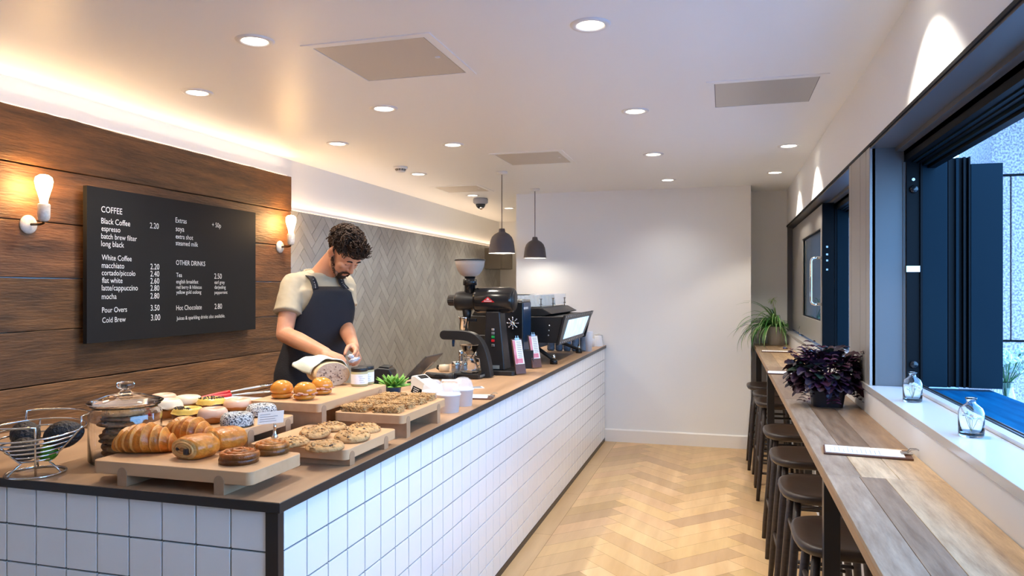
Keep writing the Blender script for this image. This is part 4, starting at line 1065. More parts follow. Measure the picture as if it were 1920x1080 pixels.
def clipboard(loc, rot, L, W, label, group, clipm='steel', paper='paper'):
    t = thing('clipboard_menu', label, 'clipboard', loc, rot, group)
    obj('board', bx(-L/2, L/2, -W/2, W/2, 0, .007), M['brownw'], t, bevel=.002)
    obj('menu_sheet', bx(-L/2+.006, L/2-.022, -W/2+.008, W/2-.008, .007, .0085), M[paper], t)
    obj('clip', bx(L/2-.030, L/2+.004, -.016, .016, .0085, .013), M[clipm], t, bevel=.001)
    bm = NB()
    for s in (-1, 1): tube(bm, [(L/2-.012, s*.010, .013), (L/2-.002, s*.012, .024), (L/2+.014, s*.006, .026), (L/2+.022, 0, .022)], .0016, 6)
    obj('clip_handle', bm, M['steel'], t)
    bm = NB(); rr = random.Random(int(L*1000))
    for k in range(12): box(bm, -L/2+.02+k*.013, -L/2+.022+k*.013, -W/2+.018, -W/2+.02+(W-.04)*rr.uniform(.5, 1), .0085, .0087)
    obj('print', bm, M['greyletter'], t)
    return t
clipboard(place(902, 746)+Vector((-.02, 0, 0)), YAW*0+.15, .16, .13, 'clipboard menu lying flat on the worktop beside the tubs', 'clipboards lying on the counter')
t = tag(obj('leaflet', bx(-.06, .06, -.035, .035, 0, .002), M['paper'], loc=place(886, 727)), 'folded leaflet with dark print on the worktop before the scale', 'leaflet'); t.rotation_euler = (0, 0, .5)
bm = NB(); box(bm, -.01, .05, -.03, .03, .0021, .0026); t2 = obj('print', bm, M['stackcup'], t)
t = thing('rolled_mat', 'dark ribbed rolled mat lying beside the brewing scale', 'mat', place(826, 711)+Vector((0, 0, .020)))
obj('roll', tb([(-.10, .03, 0), (-.05, .01, 0), (0, 0, 0), (.05, -.005, 0), (.088, -.005, 0)], .019, 16), mat('ribbed_mat', (.03, .028, .028), .5, bump=.5, bscale=120), t, smooth=True)
obj('end_ring', lt([(.012, 0), (.021, 0), (.021, .006), (.012, .006)], 20, (.088, -.005, 0), closed=True, ax=Vector((1, -.1, 0))), M['black'], t, smooth=True)
for k, (px, lb) in enumerate(((854, 'left of the two steel shakers behind the glass server'), (868, 'right of the two steel shakers behind the glass server'))):
    t = thing('shaker', lb, 'shaker', place(px, 702), 0, 'steel shakers')
    obj('body', lt([(0, 0), (.025, 0), (.025, .060), (0, .060)], 28), M['steel'], t, smooth=True, bevel=.001); obj('lid', lt([(.0255, .060), (.0265, .064), (.0255, .078), (.02, .084), (0, .085)], 28), M['chrome'], t, smooth=True)
    obj('band', lt([(.0256, .022), (.0256, .040)], 28), M['greyletter'], t)
t = thing('coffee_tamper', 'chrome ribbed tamper standing behind the shakers', 'tamper', place(864, 694))
obj('base', lt([(0, 0), (.029, 0), (.029, .018), (.012, .026), (0, .026)], 28), M['black'], t, smooth=True)
obj('handle', lt([(0, .026)]+[(.012+.005*(k % 2), .030+.008*k) for k in range(10)]+[(.016, .112), (.017, .122), (.010, .132), (0, .134)], 24), M['chrome'], t, smooth=True)
t = thing('cream_jug', 'small cream jug with black handle behind the rolled mat', 'jug', place(833, 697), -.3)
obj('body', lt([(0, 0), (.030, 0), (.036, .02), (.034, .045), (.030, .046), (.030, .02), (0, .006)], 28), mat('cream_enamel', (.62, .52, .38), .3), t, smooth=True)
obj('handle', tb([(-.03, 0, .038), (-.055, 0, .036), (-.06, 0, .02), (-.034, 0, .01)], .007, 10), M['black'], t, smooth=True)
# brewing scale, server, dripper
ps = place(876, 708); t = thing('brewing_scale', 'flat black brewing scale under the glass server', 'scale', ps, -.05)
obj('scale_body', bx(-.10, .105, -.075, .075, .004, .030), M['blackg'], t, bevel=.004); obj('scale_plate', bx(-.09, .05, -.065, .065, .030, .032), M['black'], t); obj('display', bx(.1052, .106, -.055, .055, .010, .024), M['cabinet'], t)
t = thing('coffee_server', 'glass pour-over server with a ribbed glass dripper on top', 'coffee server', ps+Vector((.015, 0, .0325)))
o_ = [(0, 0), (.054, 0), (.060, .006), (.058, .022), (.042, .065), (.030, .088), (.034, .098), (.040, .102)]
obj('server', lt(o_+[(max(a-.0025, 0), b+(.002 if b < .01 else 0)) for a, b in o_[::-1]], 40), M['glass'], t, smooth=True)
obj('dripper', lt([(.020, .100), (.030, .112), (.058, .165), (.061, .166), (.0585, .168), (.028, .116), (.018, .104)], 40, closed=True), M['glass'], t, smooth=True)
bm = NB(); n = 44; ra = [bm.verts.new(((.016+.0012*(k % 2))*math.cos(2*PI*k/n), (.016+.0012*(k % 2))*math.sin(2*PI*k/n), .112)) for k in range(n)]
rb = [bm.verts.new(((.052+.004*(k % 2))*math.cos(2*PI*k/n), (.052+.004*(k % 2))*math.sin(2*PI*k/n), .171)) for k in range(n)]
for k in range(n): bm.faces.new((ra[k], ra[(k+1) % n], rb[(k+1) % n], rb[k]))
obj('paper_filter', bm, M['coffee'], t)
obj('server_handle', tb([(.036, -.0, .09), (.062, 0, .084), (.066, 0, .05), (.050, 0, .035)], .004, 8), M['glass'], t, smooth=True)
# swan tap
t = thing('counter_tap', 'broad black curved dispensing tap rising from the worktop', 'tap', (-1.40, 4.33, ZT))
path = [(-.275, .258), (-.19, .258), (-.13, .255), (-.085, .240), (-.050, .205), (-.025, .15), (-.008, .08), (.004, .0)]
P = []
for i in range(len(path)-1):
    for k in range(6): P.append(Vector((path[i][0], path[i][1], 0)).lerp(Vector((path[i+1][0], path[i+1][1], 0)), k/6))
P.append(Vector((*path[-1], 0)))
for _ in range(8): P = [P[0]]+[(P[i-1]+P[i]*2+P[i+1])/4 for i in range(1, len(P)-1)]+[P[-1]]
up, dn = [], []
for i, q in enumerate(P):
    d = (P[min(i+1, len(P)-1)]-P[max(i-1, 0)]).normalized(); nn = Vector((-d.y, d.x, 0)); hw = .029+.0*i; up.append(q+nn*hw); dn.append(q-nn*hw)
cap = [P[0]+Vector((-.029*math.sin(a), .029*math.cos(a), 0)) for a in [PI*k/10 for k in range(1, 10)]]
poly = [(v.x, v.y) for v in up[::-1]]+[(v.x, v.y) for v in cap]+[(v.x, v.y) for v in dn]
bm = NB(); prism(bm, poly, 'Y', -.035, .035); obj('tap_body', fixn(bm), M['black'], t, bevel=.004)
obj('nozzle', lt([(0, -.045), (.007, -.045), (.009, -.02), (.009, 0), (0, 0)], 16, (-.225, 0, .230)), M['blue'], t, smooth=True)
# grinder
t = thing('coffee_grinder', 'large black coffee grinder with horizontal barrel and frosted hopper', 'coffee grinder', (-1.42, 4.56, ZT))
Xv = Vector((1, 0, 0))
bm = NB(); prism(bm, rrect(-.12, .16, -.13, .12, .02), 'Z', 0, .028); obj('base_plate', fixn(bm), M['black'], t, bevel=.004)
bm = NB()
v0 = [(-.060, -.075), (.085, -.075), (.085, .075), (-.060, .075)]; v1 = [(-.050, -.06), (.045, -.06), (.045, .06), (-.050, .06)]
A = [bm.verts.new((*q, .028)) for q in v0]; B = [bm.verts.new((*q, .40)) for q in v1]
bm.faces.new(A); bm.faces.new(B)
for k in range(4): bm.faces.new((A[k], A[(k+1) % 4], B[(k+1) % 4], B[k]))
obj('column', fixn(bm), M['blackmetal'], t, bevel=.008)
obj('rating_plate', bx(-.03, .05, -.0775, -.0755, .035, .058), mat('plate_grey', (.25, .25, .22), .4), t)
obj('barrel', lt([(0, 0), (.07, 0), (.08, .006), (.084, .02), (.084, .235), (.078, .255), (.072, .262), (0, .262)], 48, (-.135, 0, .472), ax=Xv), M['blackg'], t, smooth=True)
obj('end_cap', lt([(.066, 0), (.066, .004), (.0, .006)], 36, (.127, 0, .472), ax=Xv), M['black'], t, smooth=True)
obj('burr_housing', lt([(0, 0), (.050, 0), (.062, .01), (.064, .03), (.064, .10), (.055, .125), (.055, .14)], 40, (-.272, 0, .466), ax=Xv), M['black'], t, smooth=True)
b = NB(); n = 36
for x_, sc_ in ((0, .9), (.006, 1), (.040, 1), (.046, .9)): pass
rg = [[b.verts.new((x_, sc_*(.034+.0025*(k % 2))*math.cos(2*PI*k/n), sc_*(.034+.0025*(k % 2))*math.sin(2*PI*k/n))) for k in range(n)] for x_, sc_ in ((0, .9), (.006, 1), (.040, 1), (.050, .9))]
for a_, c_ in zip(rg, rg[1:]):
    for k in range(n): b.faces.new((a_[k], a_[(k+1) % n], c_[(k+1) % n], c_[k]))
b.faces.new(rg[0]); b.faces.new(rg[-1][::-1])
obj('adjusting_knob', fixn(b), M['blackmetal'], t, loc=(-.322, 0, .470))
obj('hopper_neck', lt([(.036, 0), (.036, .06), (.046, .062), (.046, .10), (.036, .104), (.036, .125), (0, .125)], 36, (-.175, 0, .508)), M['blackg'], t, smooth=True)
o_ = [(.040, .0), (.060, .012), (.080, .038), (.092, .070), (.098, .104)]
obj('hopper', lt(o_+[(a-.003, b) for a, b in o_[::-1]], 48, (-.175, 0, .626), closed=True), M['hopper'], t, smooth=True)
obj('hopper_lid', lt([(0, .0), (.100, 0), (.103, .004), (.098, .010), (0, .011)], 48, (-.175, 0, .730)), M['blackmetal'], t, smooth=True)
obj('spout', lt([(0, -.02), (.024, -.02), (.028, .0), (.034, .05), (0, .05)], 28, (-.195, 0, .375)), M['black'], t, smooth=True)
obj('spout_clamp', bx(-.19, -.13, -.012, .012, .33, .352), M['blackg'], t, bevel=.003)
obj('dosing_cup', lt([(0, 0), (.030, 0), (.036, .085), (.040, .092), (.040, .102), (.036, .100), (.028, .004), (0, .004)], 36, (-.215, 0, .262)), M['chrome'], t, smooth=True)
obj('cup_fork', bx(-.26, -.05, -.03, .03, .235, .243), M['blackmetal'], t)
bm = NB(); prism(bm, [(-.045, .02), (.045, .02), (.0, .055)], 'Y', -.0015, 0)
bd = obj('badge', fixn(bm), M['red'], t, loc=(-.025, -.0835, .440), bevel=.001)
bm = NB(); prism(bm, [(-.012, .036), (.012, .036), (.0, .046)], 'Y', -.0022, 0); box(bm, -.026, .026, -.0022, 0, .025, .030); obj('badge_mark', fixn(bm), M['letter'], bd)
for k, (z_, mm) in enumerate(((.285, 'chrome'), (.262, 'steel'), (.238, 'green'), (.215, 'red'), (.185, 'steel'))):
    obj('switch', bx(-.004, .016, -.078+.00, -.060, z_-.008, z_+.008), M[mm], t, bevel=.002)
# tower brewer
t = thing('coffee_brewer', 'tall black appliance with blue side and clear lid between grinder and espresso machine', 'coffee machine', (-1.42, 4.98, ZT))
obj('tower', bx(-.12, .10, -.11, .11, 0, .455), M['blackg'], t, bevel=.006)
obj('side_panel', bx(.1005, .103, -.10, .10, .01, .45), M['blue'], t, bevel=.001)
obj('lid_rim', bx(-.115, .098, -.105, .105, .456, .470), M['steel'], t, bevel=.003)
obj('lid', bx(-.110, .093, -.10, .10, .470, .502), M['plastic'], t, bevel=.006)
obj('lid_frame', bx(-.113, .096, -.103, .103, .502, .508), M['blackmetal'], t, bevel=.002)
bm = NB()
for k in range(8):
    a = k*PI/4; d = Vector((math.cos(a), 0, math.sin(a))); tube(bm, [Vector((.03, -.118, .31))+d*.008, Vector((.03, -.118, .31))+d*.036], .0028, 8); ell(bm, Vector((.03, -.118, .31))+d*.038, (.0055,)*3, seg=10, rings=8)
tube(bm, circ(.012, 0, 16), .0025, 6, closed=True) if False else None
ell(bm, (.03, -.118, .31), (.010, .006, .010), seg=12, rings=8); obj('spoked_knob', bm, M['chrome'], t, smooth=True)
bm = NB()
for k in range(4): box(bm, .1032, .1036, -.095+.03*k, -.075+.03*k, .405, .420)
obj('print', bm, M['letter'], t)
# leaning menus and carton
def leaning(px, py, label):
    p = place(px, py); wv = Vector((.62, .78, 0)).normalized(); up_ = (Vector((-.30, .02, 1))).normalized(); nn = wv.cross(up_).normalized(); up_ = nn.cross(wv).normalized()
    t = thing('leaning_menu', label, 'menu', p, 0, 'menus leaning against the coffee machines')
    off = Vector((0, 0, .004))
    bm = NB(); obox(bm, off+up_*.115, wv, nn, up_, .078, .010, .225); obj('backing_board', bm, M['brownw'], t, bevel=.001)
    s = 1 if nn.dot(Vector((.5, -.9, 0))) > 0 else -1
    bm = NB(); obox(bm, off+up_*.142+nn*s*.0062, wv, nn, up_, .070, .0015, .155); sh = obj('menu_sheet', bm, M['paper'], t)
    bm = NB(); obox(bm, off+up_*.142+nn*s*.0072-wv*.026, wv, nn, up_, .018, .0006, .150); obox(bm, off+up_*.085+nn*s*.0072+wv*.0, wv, nn, up_, .05, .0006, .03); obj('pink_print', bm, M['pinkc'], sh)
    bm = NB()
    for k in range(9): obox(bm, off+up_*(.205-.012*k)+nn*s*.0072+wv*.010, wv, nn, up_, .034, .0005, .0035)
    obj('text_lines', bm, M['greyletter'], sh)
    bm = NB(); obox(bm, off+up_*.226+nn*s*.008, wv, nn, up_, .034, .006, .012)
    for q in (-1, 1): tube(bm, [off+up_*.228+wv*.009*q+nn*s*.010, off+up_*.246+wv*.008*q+nn*s*.012], .002, 6)
    obj('bulldog_clip', bm, M['steel'], t)
leaning(977, 703, 'clipboard menu leaning against the grinder base')
leaning(1007, 691, 'clipboard menu leaning left of the espresso machine foot')
t = thing('tea_box', 'small dark box with white printed side between the leaning menus', 'box', place(988, 690), .25)
obj('carton', bx(-.045, .045, -.045, .045, 0, .125), M['black'], t, bevel=.002); obj('printed_side', bx(.0452, .046, -.04, .04, .005, .120), M['paper'], t)
bm = NB()
for k in range(7): box(bm, .0461, .0464, -.03, .03*(.3+.7*((k*5) % 3)/2), .02+.013*k, .023+.013*k)
obj('print', bm, M['pinkc'], t)
# espresso machine
EY0, EY1 = 5.18, 6.22
em = thing('espresso_machine', 'black espresso machine with backlit rear panel on splayed feet', 'espresso machine', (-1.40, 5.7, ZT))
def ex(nm, prof, ya, yb, m, **k):
    b = NB(); prism(b, prof, 'Y', ya-5.7, yb-5.7); return obj(nm, fixn(b), M[m], em, **k)
ex('machine_body', [(-.42, .155), (.250, .155), (.296, .345), (-.46, .345)], EY0, EY1, 'black', bevel=.006)
b = NB()
def rp_(xo, y_, u_): return Vector((.250+.046*u_+xo, y_-5.7, .155+.19*u_))
def slab(bm, y0_, y1_, u0, u1, xo0, xo1, sk0=0, sk1=0):
    V = [bm.verts.new(rp_(xo, (yy+(sk1 if yy == y1_ else sk0)*(uu)), uu)) for xo in (xo0, xo1) for uu in (u0, u1) for yy in (y0_, y1_)]
    for f in ((0, 1, 3, 2), (4, 6, 7, 5), (0, 4, 5, 1), (2, 3, 7, 6), (0, 2, 6, 4), (1, 5, 7, 3)): bm.faces.new([V[i] for i in f])
slab(b, EY0-.01, EY1-.10, -.08, 1.06, .001, .018, 0, .22); obj('rear_frame', fixn(b), M['blackmetal'], em, bevel=.003)
b = NB(); slab(b, EY0+.09, EY1-.20, .12, .85, .019, .022, .06, .16); obj('rear_window', fixn(b), M['screen'], em)
b = NB()
for k in range(15):
    for u_ in (.0, .98):
        c = rp_(.019, EY0+.03+k*.066+(.2*u_*k/15), u_); ell(b, c, (.003, .006, .006), seg=8, rings=6)
obj('rivet', b, M['steel'], em)
ex('end_cheek', [(.10, .10), (.262, .135), (.320, .36), (.20, .33)], EY1+.03, EY1+.06, 'blackg', bevel=.004)
ex('top_deck', [(-.42, .346), (.14, .346), (.20, .362), (.12, .405), (-.38, .405)], EY0+.06, EY1-.02, 'black', bevel=.006)
b = NB(); box(b, -.36, .10, EY0+.10-5.7, EY1-.06-5.7, .408, .412); obj('cup_tray', b, M['steel'], em)
b = NB()
for xa, xb_, ya, yb in ((.105, .109, EY0+.08, EY1-.06), (-.37, .105, EY0+.08, EY0+.084), (-.37, .105, EY1-.064, EY1-.06)): box(b, xa, xb_, ya-5.7, yb-5.7, .418, .505)
obj('cup_guard', b, M['plastic'], em)
b = NB()
for x_, y_ in ((.107, EY0+.10), (.107, EY0+.5), (.107, EY1-.1), (-.05, EY0+.082)):
    tube(b, [(x_, y_-5.7, .405), (x_, y_-5.7, .47)], .004, 8)
    for dz in (.43, .47): ell(b, (x_, y_-5.7, dz), (.012, .012, .004), seg=10, rings=6)
obj('guard_post', b, M['brass'], em)
for x_, y_, sx in ((.02, EY0+.05, 1), (.02, EY1-.15, 1), (-.34, EY0+.05, -1), (-.34, EY1-.15, -1)):
    fy = (y_-5.7)+(-.02 if y_ < 5.7 else .10); fx = x_+.20*sx if sx > 0 else x_-.04
    lg_ = obj('splayed_leg', tb([(x_-.05, (y_-5.7)*.6, .160), (x_+.02, (y_-5.7)*.8, .125), (fx, fy, .03)], [.020, .017, .012], 10), M['black'], em, smooth=True)
    obj('foot', lt([(0, 0), (.028, 0), (.028, .03), (.02, .034), (0, .034)], 24, (fx, fy, 0)), M['blackg'], em, smooth=True)
    obj('foot_pin', lt([(0, .034), (.012, .034), (.012, .055), (.006, .070), (0, .075)], 20, (fx, fy, 0)), M['chrome'], em, smooth=True)
b = NB()
for k in range(3): ell(b, (.195-.004*k, EY0-5.7-.002, .28-.035*k), (.005, .003, .005), seg=10, rings=6)
obj('side_screw', b, M['steel'], em)
ex('drip_tray', [(-.44, .06), (-.05, .06), (-.05, .10), (-.44, .10)], EY0+.05, EY1-.05, 'steel', bevel=.004)
# cups on the machine: each its own
def cupmesh(r, h, inv=True):
    pr = [(r, 0), (r*.98, .004), (r*.72, h-.004), (r*.66, h), (0, h)]
    return pr if inv else [(0, 0)]+[(a, h-b) for a, b in pr[::-1]]
rr = random.Random(9); base_c = None; k = 0
rows = ['nearest row', 'second row', 'third row', 'fourth row', 'fifth row', 'sixth row', 'farthest row']
for i in range(7):
    for j in range(3):
        loc = (-1.40-.02-.105*j+.02, EY0+.17+.115*i, ZT+.412)
        lab = 'pale cup upside down on the espresso machine, %s, %s the guard' % (rows[i], ('beside', 'middle behind', 'farthest from')[j])
        if base_c is None:
            base_c = tag(obj('stacked_cup', lt(cupmesh(.048, .085), 24), mat('pale_cup', (.50, .56, .56), .18, trans=.25), smooth=True, loc=loc), lab, 'cup', 'cups on top of the espresso machine')
        else:
            o = base_c.copy(); COL.objects.link(o); o.location = loc; o['label'] = lab; o['group'] = 'cups on top of the espresso machine'
# takeaway cup stacks
first = None
lbs = ['leftmost grey stack', 'second grey stack from the left', 'third grey stack from the left', 'fourth grey stack from the left', 'fifth grey stack from the left']
for k in range(5):
    loc = (-1.465+.073*k, 6.36, ZT)
    if not first:
        pr = [(0, 0), (.025, 0)]
        for q in range(14): pr += [(.034, .010+q*.0125), (.036, .012+q*.0125), (.0345, .015+q*.0125)]
        first = tag(obj('cup_stack', lt(pr+[(0, .19)], 24), M['stackcup'], smooth=True, loc=loc), lbs[0]+' of takeaway cups seen beneath the espresso machine', 'cups', 'takeaway cup stacks behind the espresso machine')
    else:
        o = first.copy(); COL.objects.link(o); o.location = loc; o['label'] = lbs[k]+' of takeaway cups seen beneath the espresso machine'
o = tag(obj('cup_stack', lt([(0, 0), (.030, 0), (.038, .17), (.036, .175), (0, .175)], 28), M['cup'], smooth=True, loc=(-1.13, 6.36, ZT)), 'tall white stack of takeaway cups just right of the espresso machine foot', 'cups')
tag(obj('small_cup', lt([(0, 0), (.026, 0), (.032, .08), (.030, .08), (.024, .004), (0, .004)], 24), M['cup'], smooth=True, loc=place(1109, 650)), 'small white cup at the far end of the counter', 'cup')
tag(obj('upturned_cup', lt(cupmesh(.052, .10), 28), M['cup'], smooth=True, loc=place(1118, 650)+Vector((.0, .08, 0))), 'white upturned cup at the far end of the counter', 'cup')
pr = [(0, 0)]
for q in range(8): pr += [(.03, .004+q*.0125), (.044, .010+q*.0125), (.044, .0125+q*.0125), (.034, .013+q*.0125)]
tag(obj('lid_stack', lt(pr+[(0, .112)], 24), M['greyl'], smooth=True, loc=place(1126, 647)+Vector((-.02, .02, 0))), 'stack of grey lids against the end wall', 'lids')

# ------------------------------------------------------------------ window bar
ZB = .945; BX0, BX1 = .283, XW-.002
bar = thing('window_bar', 'long reclaimed timber bar on black steel legs below the window', 'bar table', (.43, 4.2, 0))
bm = NB(); lay = bm.loops.layers.float_color.new('Col')
cuts = [YB*0+7.50, 5.28, 3.77, 2.262, .75, -.5]
tones = [(.40, .27, .17), (.60, .42, .26), (.33, .215, .13), (.72, .52, .31), (.46, .34, .235), (.27, .17, .10), (.56, .40, .27)]
rs = random.Random(12)
SEG = [[(0, .30, 4), (.30, .62, 1), (.62, 1, 3)], [(0, .33, 0), (.33, .60, 6), (.60, 1, 5)], [(0, .27, 4), (.27, .52, 2), (.52, 1, 0)], [(0, .28, 5), (.28, .50, 6), (.50, 1, 3)], [(0, .30, 4), (.30, .50, 6), (.50, .66, 0), (.66, 1, 3)]]
SEG = [SEG[0], SEG[1], [(0, .30, 4), (.30, .62, 5), (.62, 1, 0)], [(0, .28, 4), (.28, .50, 0), (.50, 1, 3)], SEG[4]]
for k in range(len(cuts)-1):
    for a_, b_, ti in SEG[k]:
        x0 = BX0+(BX1-BX0)*a_; x1 = BX0+(BX1-BX0)*b_; y1 = cuts[k]-.0008; y0 = cuts[k+1]+.0008
        if k == 2:
            parts_ = [(y0, y0+.43, min(3, ti+0) if ti != 4 else 4), (y0+.431, y1, ti)] if a_ > .2 else [(y0, y1, ti)]
            if a_ > .6: parts_ = [(y0, y0+.43, 3), (y0+.431, y1, 0)]
        else: parts_ = [(y0, y1, ti)]
        for ya, yb, tt in parts_:
            i0 = len(bm.faces); box(bm, x0-.43+.0005, x1-.43-.0005, ya-4.2, yb-4.2, ZB-.012, ZB); bm.faces.ensure_lookup_table(); c = tones[tt]; q = rs.uniform(.9, 1.12)
            for f in bm.faces[i0:]:
                for lp in f.loops: lp[lay] = (c[0]*q, c[1]*q, c[2]*q, 1)
obj('bar_top', bm, M['bar'], bar, bevel=.0012)
obj('ply_edge', bx(BX0+.001-.43, BX1-.43, -.5-4.2, 7.499-4.2, ZB-.037, ZB-.0125), M['ply'], bar)
for y_ in (7.05, 5.30, 2.37, .2):
    b = NB()
    box(b, BX0+.006-.43, BX0+.052-.43, y_-4.2, y_+.012-4.2+.03, 0, ZB-.038)
    box(b, BX1-.06-.43, BX1-.014-.43, y_-4.2, y_+.042-4.2, 0, ZB-.038); box(b, BX0+.052-.43, BX1-.06-.43, y_-4.2, y_+.042-4.2, ZB-.078, ZB-.038); box(b, BX0+.052-.43, BX1-.06-.43, y_-4.2, y_+.042-4.2, 0, .03)
    obj('leg_frame', b, M['blackmetal'], bar, bevel=.002)
def bp(px, py): x, y = XY(px, py, ZB); return Vector((x, y, ZB))
clipboard((.442, 2.585, ZB), -.10, .255, .125, 'nearest clipboard menu, lying across the bar', 'clipboards on the window bar')
clipboard(bp(1478, 701), -.05, .25, .13, 'clipboard menu half hidden behind the purple plant', 'clipboards on the window bar')
clipboard(bp(1457, 660), -.05, .25, .13, 'farthest clipboard menu, beside the spider plant', 'clipboards on the window bar')
# purple plant
pp = Vector((.452, 3.60, ZB)); t = thing('purple_plant', 'dense purple leaved plant in a dark pot on the bar', 'potted plant', pp)
b = NB(); q0 = rrect(-.062, .062, -.055, .055, .02, 4); q1 = rrect(-.080, .080, -.070, .070, .022, 4)
A = [b.verts.new((*q, 0)) for q in q0]; B = [b.verts.new((*q, .125)) for q in q1]; b.faces.new(A); b.faces.new(B[::-1])
for k in range(len(A)): b.faces.new((A[k], A[(k+1) % len(A)], B[(k+1) % len(A)], B[k]))
obj('pot', fixn(b), mat('plum_black_pot', (.018, .013, .018), .5), t, smooth=False)
b = NB(); lay = b.loops.layers.float_color.new('Col'); rs = random.Random(21)
def toothleaf(bm, base, d, up, L, w, bend, col):
    d = d.normalized(); s = d.cross(Vector((0, 0, 1))).normalized(); p = Vector(base); ang = up; n = 8; rows = []
    tw = rs.uniform(-.5, .5)
    for i in range(n+1):
        t_ = i/n; ww = w*(math.sin(PI*(t_*.9+.08))**.8)*(1.12 if i % 2 else .84)
        dirv = d*math.cos(ang)+Vector((0, 0, math.sin(ang))); nn = s.cross(dirv); sw = s*math.cos(tw)+nn*math.sin(tw)
        rows.append([bm.verts.new(p-sw*ww/2+nn*.12*ww), bm.verts.new(p), bm.verts.new(p+sw*ww/2+nn*.12*ww)]); p = p+dirv*(L/n); ang -= bend/n
    for a_, c_ in zip(rows, rows[1:]):
        for k in (0, 1):
            f = bm.faces.new((a_[k], a_[k+1], c_[k+1], c_[k]))
            for lp in f.loops: lp[lay] = (*col, 1)
for i in range(430):
    a = rs.random()*2*PI; e = math.asin(rs.uniform(-.55, 1)); r_ = rs.uniform(.45, 1)**.5
    c = Vector((math.cos(a)*math.cos(e)*.135*r_, math.sin(a)*math.cos(e)*.125*r_, .138+math.sin(e)*.092*r_))
    if c.z < .03 and abs(c.x) < .075 and abs(c.y) < .07: continue
    gr = rs.random() < .45 and e > -.1 and r_ < .93
    col = (.022*rs.uniform(.7, 1.3), .026*rs.uniform(.8, 1.3), .017) if gr else (.024*rs.uniform(.5, 1.6), .005, .017*rs.uniform(.6, 1.4))
    toothleaf(b, c, Vector((math.cos(a+rs.uniform(-.5, .5)), math.sin(a+rs.uniform(-.5, .5)), 0)), e*.6+rs.uniform(-.3, .5), rs.uniform(.05, .08), rs.uniform(.035, .05), rs.uniform(.3, 1.2), col)
for i in range(26):
    a = rs.random()*2*PI; d = Vector((math.cos(a), math.sin(a), 0)); L_ = rs.uniform(.03, .075); st = Vector((math.cos(a)*.11, math.sin(a)*.11, .20+rs.uniform(-.02, .03)))
    if i % 4 == 0: st.z = .06; L_ = .05
    for k in range(4):
        p_ = st+d*(L_*k/3*.9)+Vector((0, 0, (L_*k/3*.8) if i % 4 else -.01*k)); pc = (.035*rs.uniform(.8, 1.6), .004, .022)
        for s_ in (-1, 1): toothleaf(b, p_, Vector((math.cos(a+s_*1.1), math.sin(a+s_*1.1), 0)), .5, .034, .016, 1.0, pc)
obj('foliage', b, M['purple'], t, smooth=False)
b = NB()
for i in range(14):
    a = i*2.4; tube(b, [Vector((.02*math.cos(a), .02*math.sin(a), .10)), Vector((.07*math.cos(a), .07*math.sin(a), .17)), Vector((.12*math.cos(a), .12*math.sin(a), .20+.02*(i % 3)))], .0025, 6)
obj('stem', b, mat('purple_stem', (.05, .01, .03), .5), t)
# spider plant
sp0 = bp(1455, 646); t = thing('spider_plant', 'green and white striped spider plant in a pale ribbed pot', 'potted plant', sp0+Vector((-.005, -.06, 0)))
b = NB(); n = 72; rg = []
for r_, z_ in ((.0, 0), (.066, 0), (.070, .006), (.086, .160), (.088, .176), (.083, .176), (.080, .16), (0, .155)):
    if r_ == 0: rg.append([b.verts.new((0, 0, z_))]); continue
    rg.append([b.verts.new(((r_+.0018*(1 if (k//2) % 2 else -1)*(1 if .01 < z_ < .17 else 0))*math.cos(2*PI*k/n), (r_+.0018*(1 if (k//2) % 2 else -1)*(1 if .01 < z_ < .17 else 0))*math.sin(2*PI*k/n), z_)) for k in range(n)])
for a_, c_ in zip(rg, rg[1:]):
    for k in range(n):
        j = (k+1) % n
        if len(a_) == 1: b.faces.new((a_[0], c_[j], c_[k]))
        elif len(c_) == 1: b.faces.new((a_[k], a_[j], c_[0]))
        else: b.faces.new((a_[k], a_[j], c_[j], c_[k]))
obj('pot', fixn(b), mat('pale_pot', (.52, .49, .45), .45), t, smooth=True)
b = NB(); rs = random.Random(4); lay = b.loops.layers.float_color.new('Col')
for i in range(150):
    a = rs.random()*2*PI; d = Vector((math.cos(a), math.sin(a), 0)); up_ = rs.uniform(.35, 1.5); L_ = rs.uniform(.26, .42); w_ = rs.uniform(.012, .018)
    if d.x > .25: L_ *= .40
    if d.y > .3: L_ *= .75
    if d.x < .2 and d.y < .3: L_ *= 1.22
    s = d.cross(Vector((0, 0, 1))).normalized(); p_ = d*.02+Vector((0, 0, .155)); ang = up_; n = 12; bend = rs.uniform(1.5, 2.9); rows = []
    g1 = rs.uniform(.7, 1.3)
    for k in range(n+1):
        t_ = k/n; ww = w_*(1-t_**2.5)+.0006; dirv = d*math.cos(ang)+Vector((0, 0, math.sin(ang))); nn = s.cross(dirv)
        rows.append([b.verts.new(p_+s*ww*q+nn*ww*.35*abs(q)*2) for q in (-.5, -.2, .2, .5)]); p_ = p_+dirv*(L_/n); ang -= bend/n
    for a_, c_ in zip(rows, rows[1:]):
        for k in range(3):
            f = b.faces.new((a_[k], a_[k+1], c_[k+1], c_[k])); col = (.50, .60, .30) if k == 1 and i % 3 else (.06*g1, .26*g1, .05*g1)
            for lp in f.loops: lp[lay] = (*col, 1)
o3 = t.location
for v in b.verts:
    q = v.co+o3
    if q.x < xb1+.008: q.y = min(q.y, YB-.006)
    q.x = min(q.x, XW-.008); q.y = min(q.y, YR-.008)
    if q.x > .275: q.z = max(q.z, ZB+.003)
    v.co = q-o3
obj('foliage', b, M['leaf'], t)
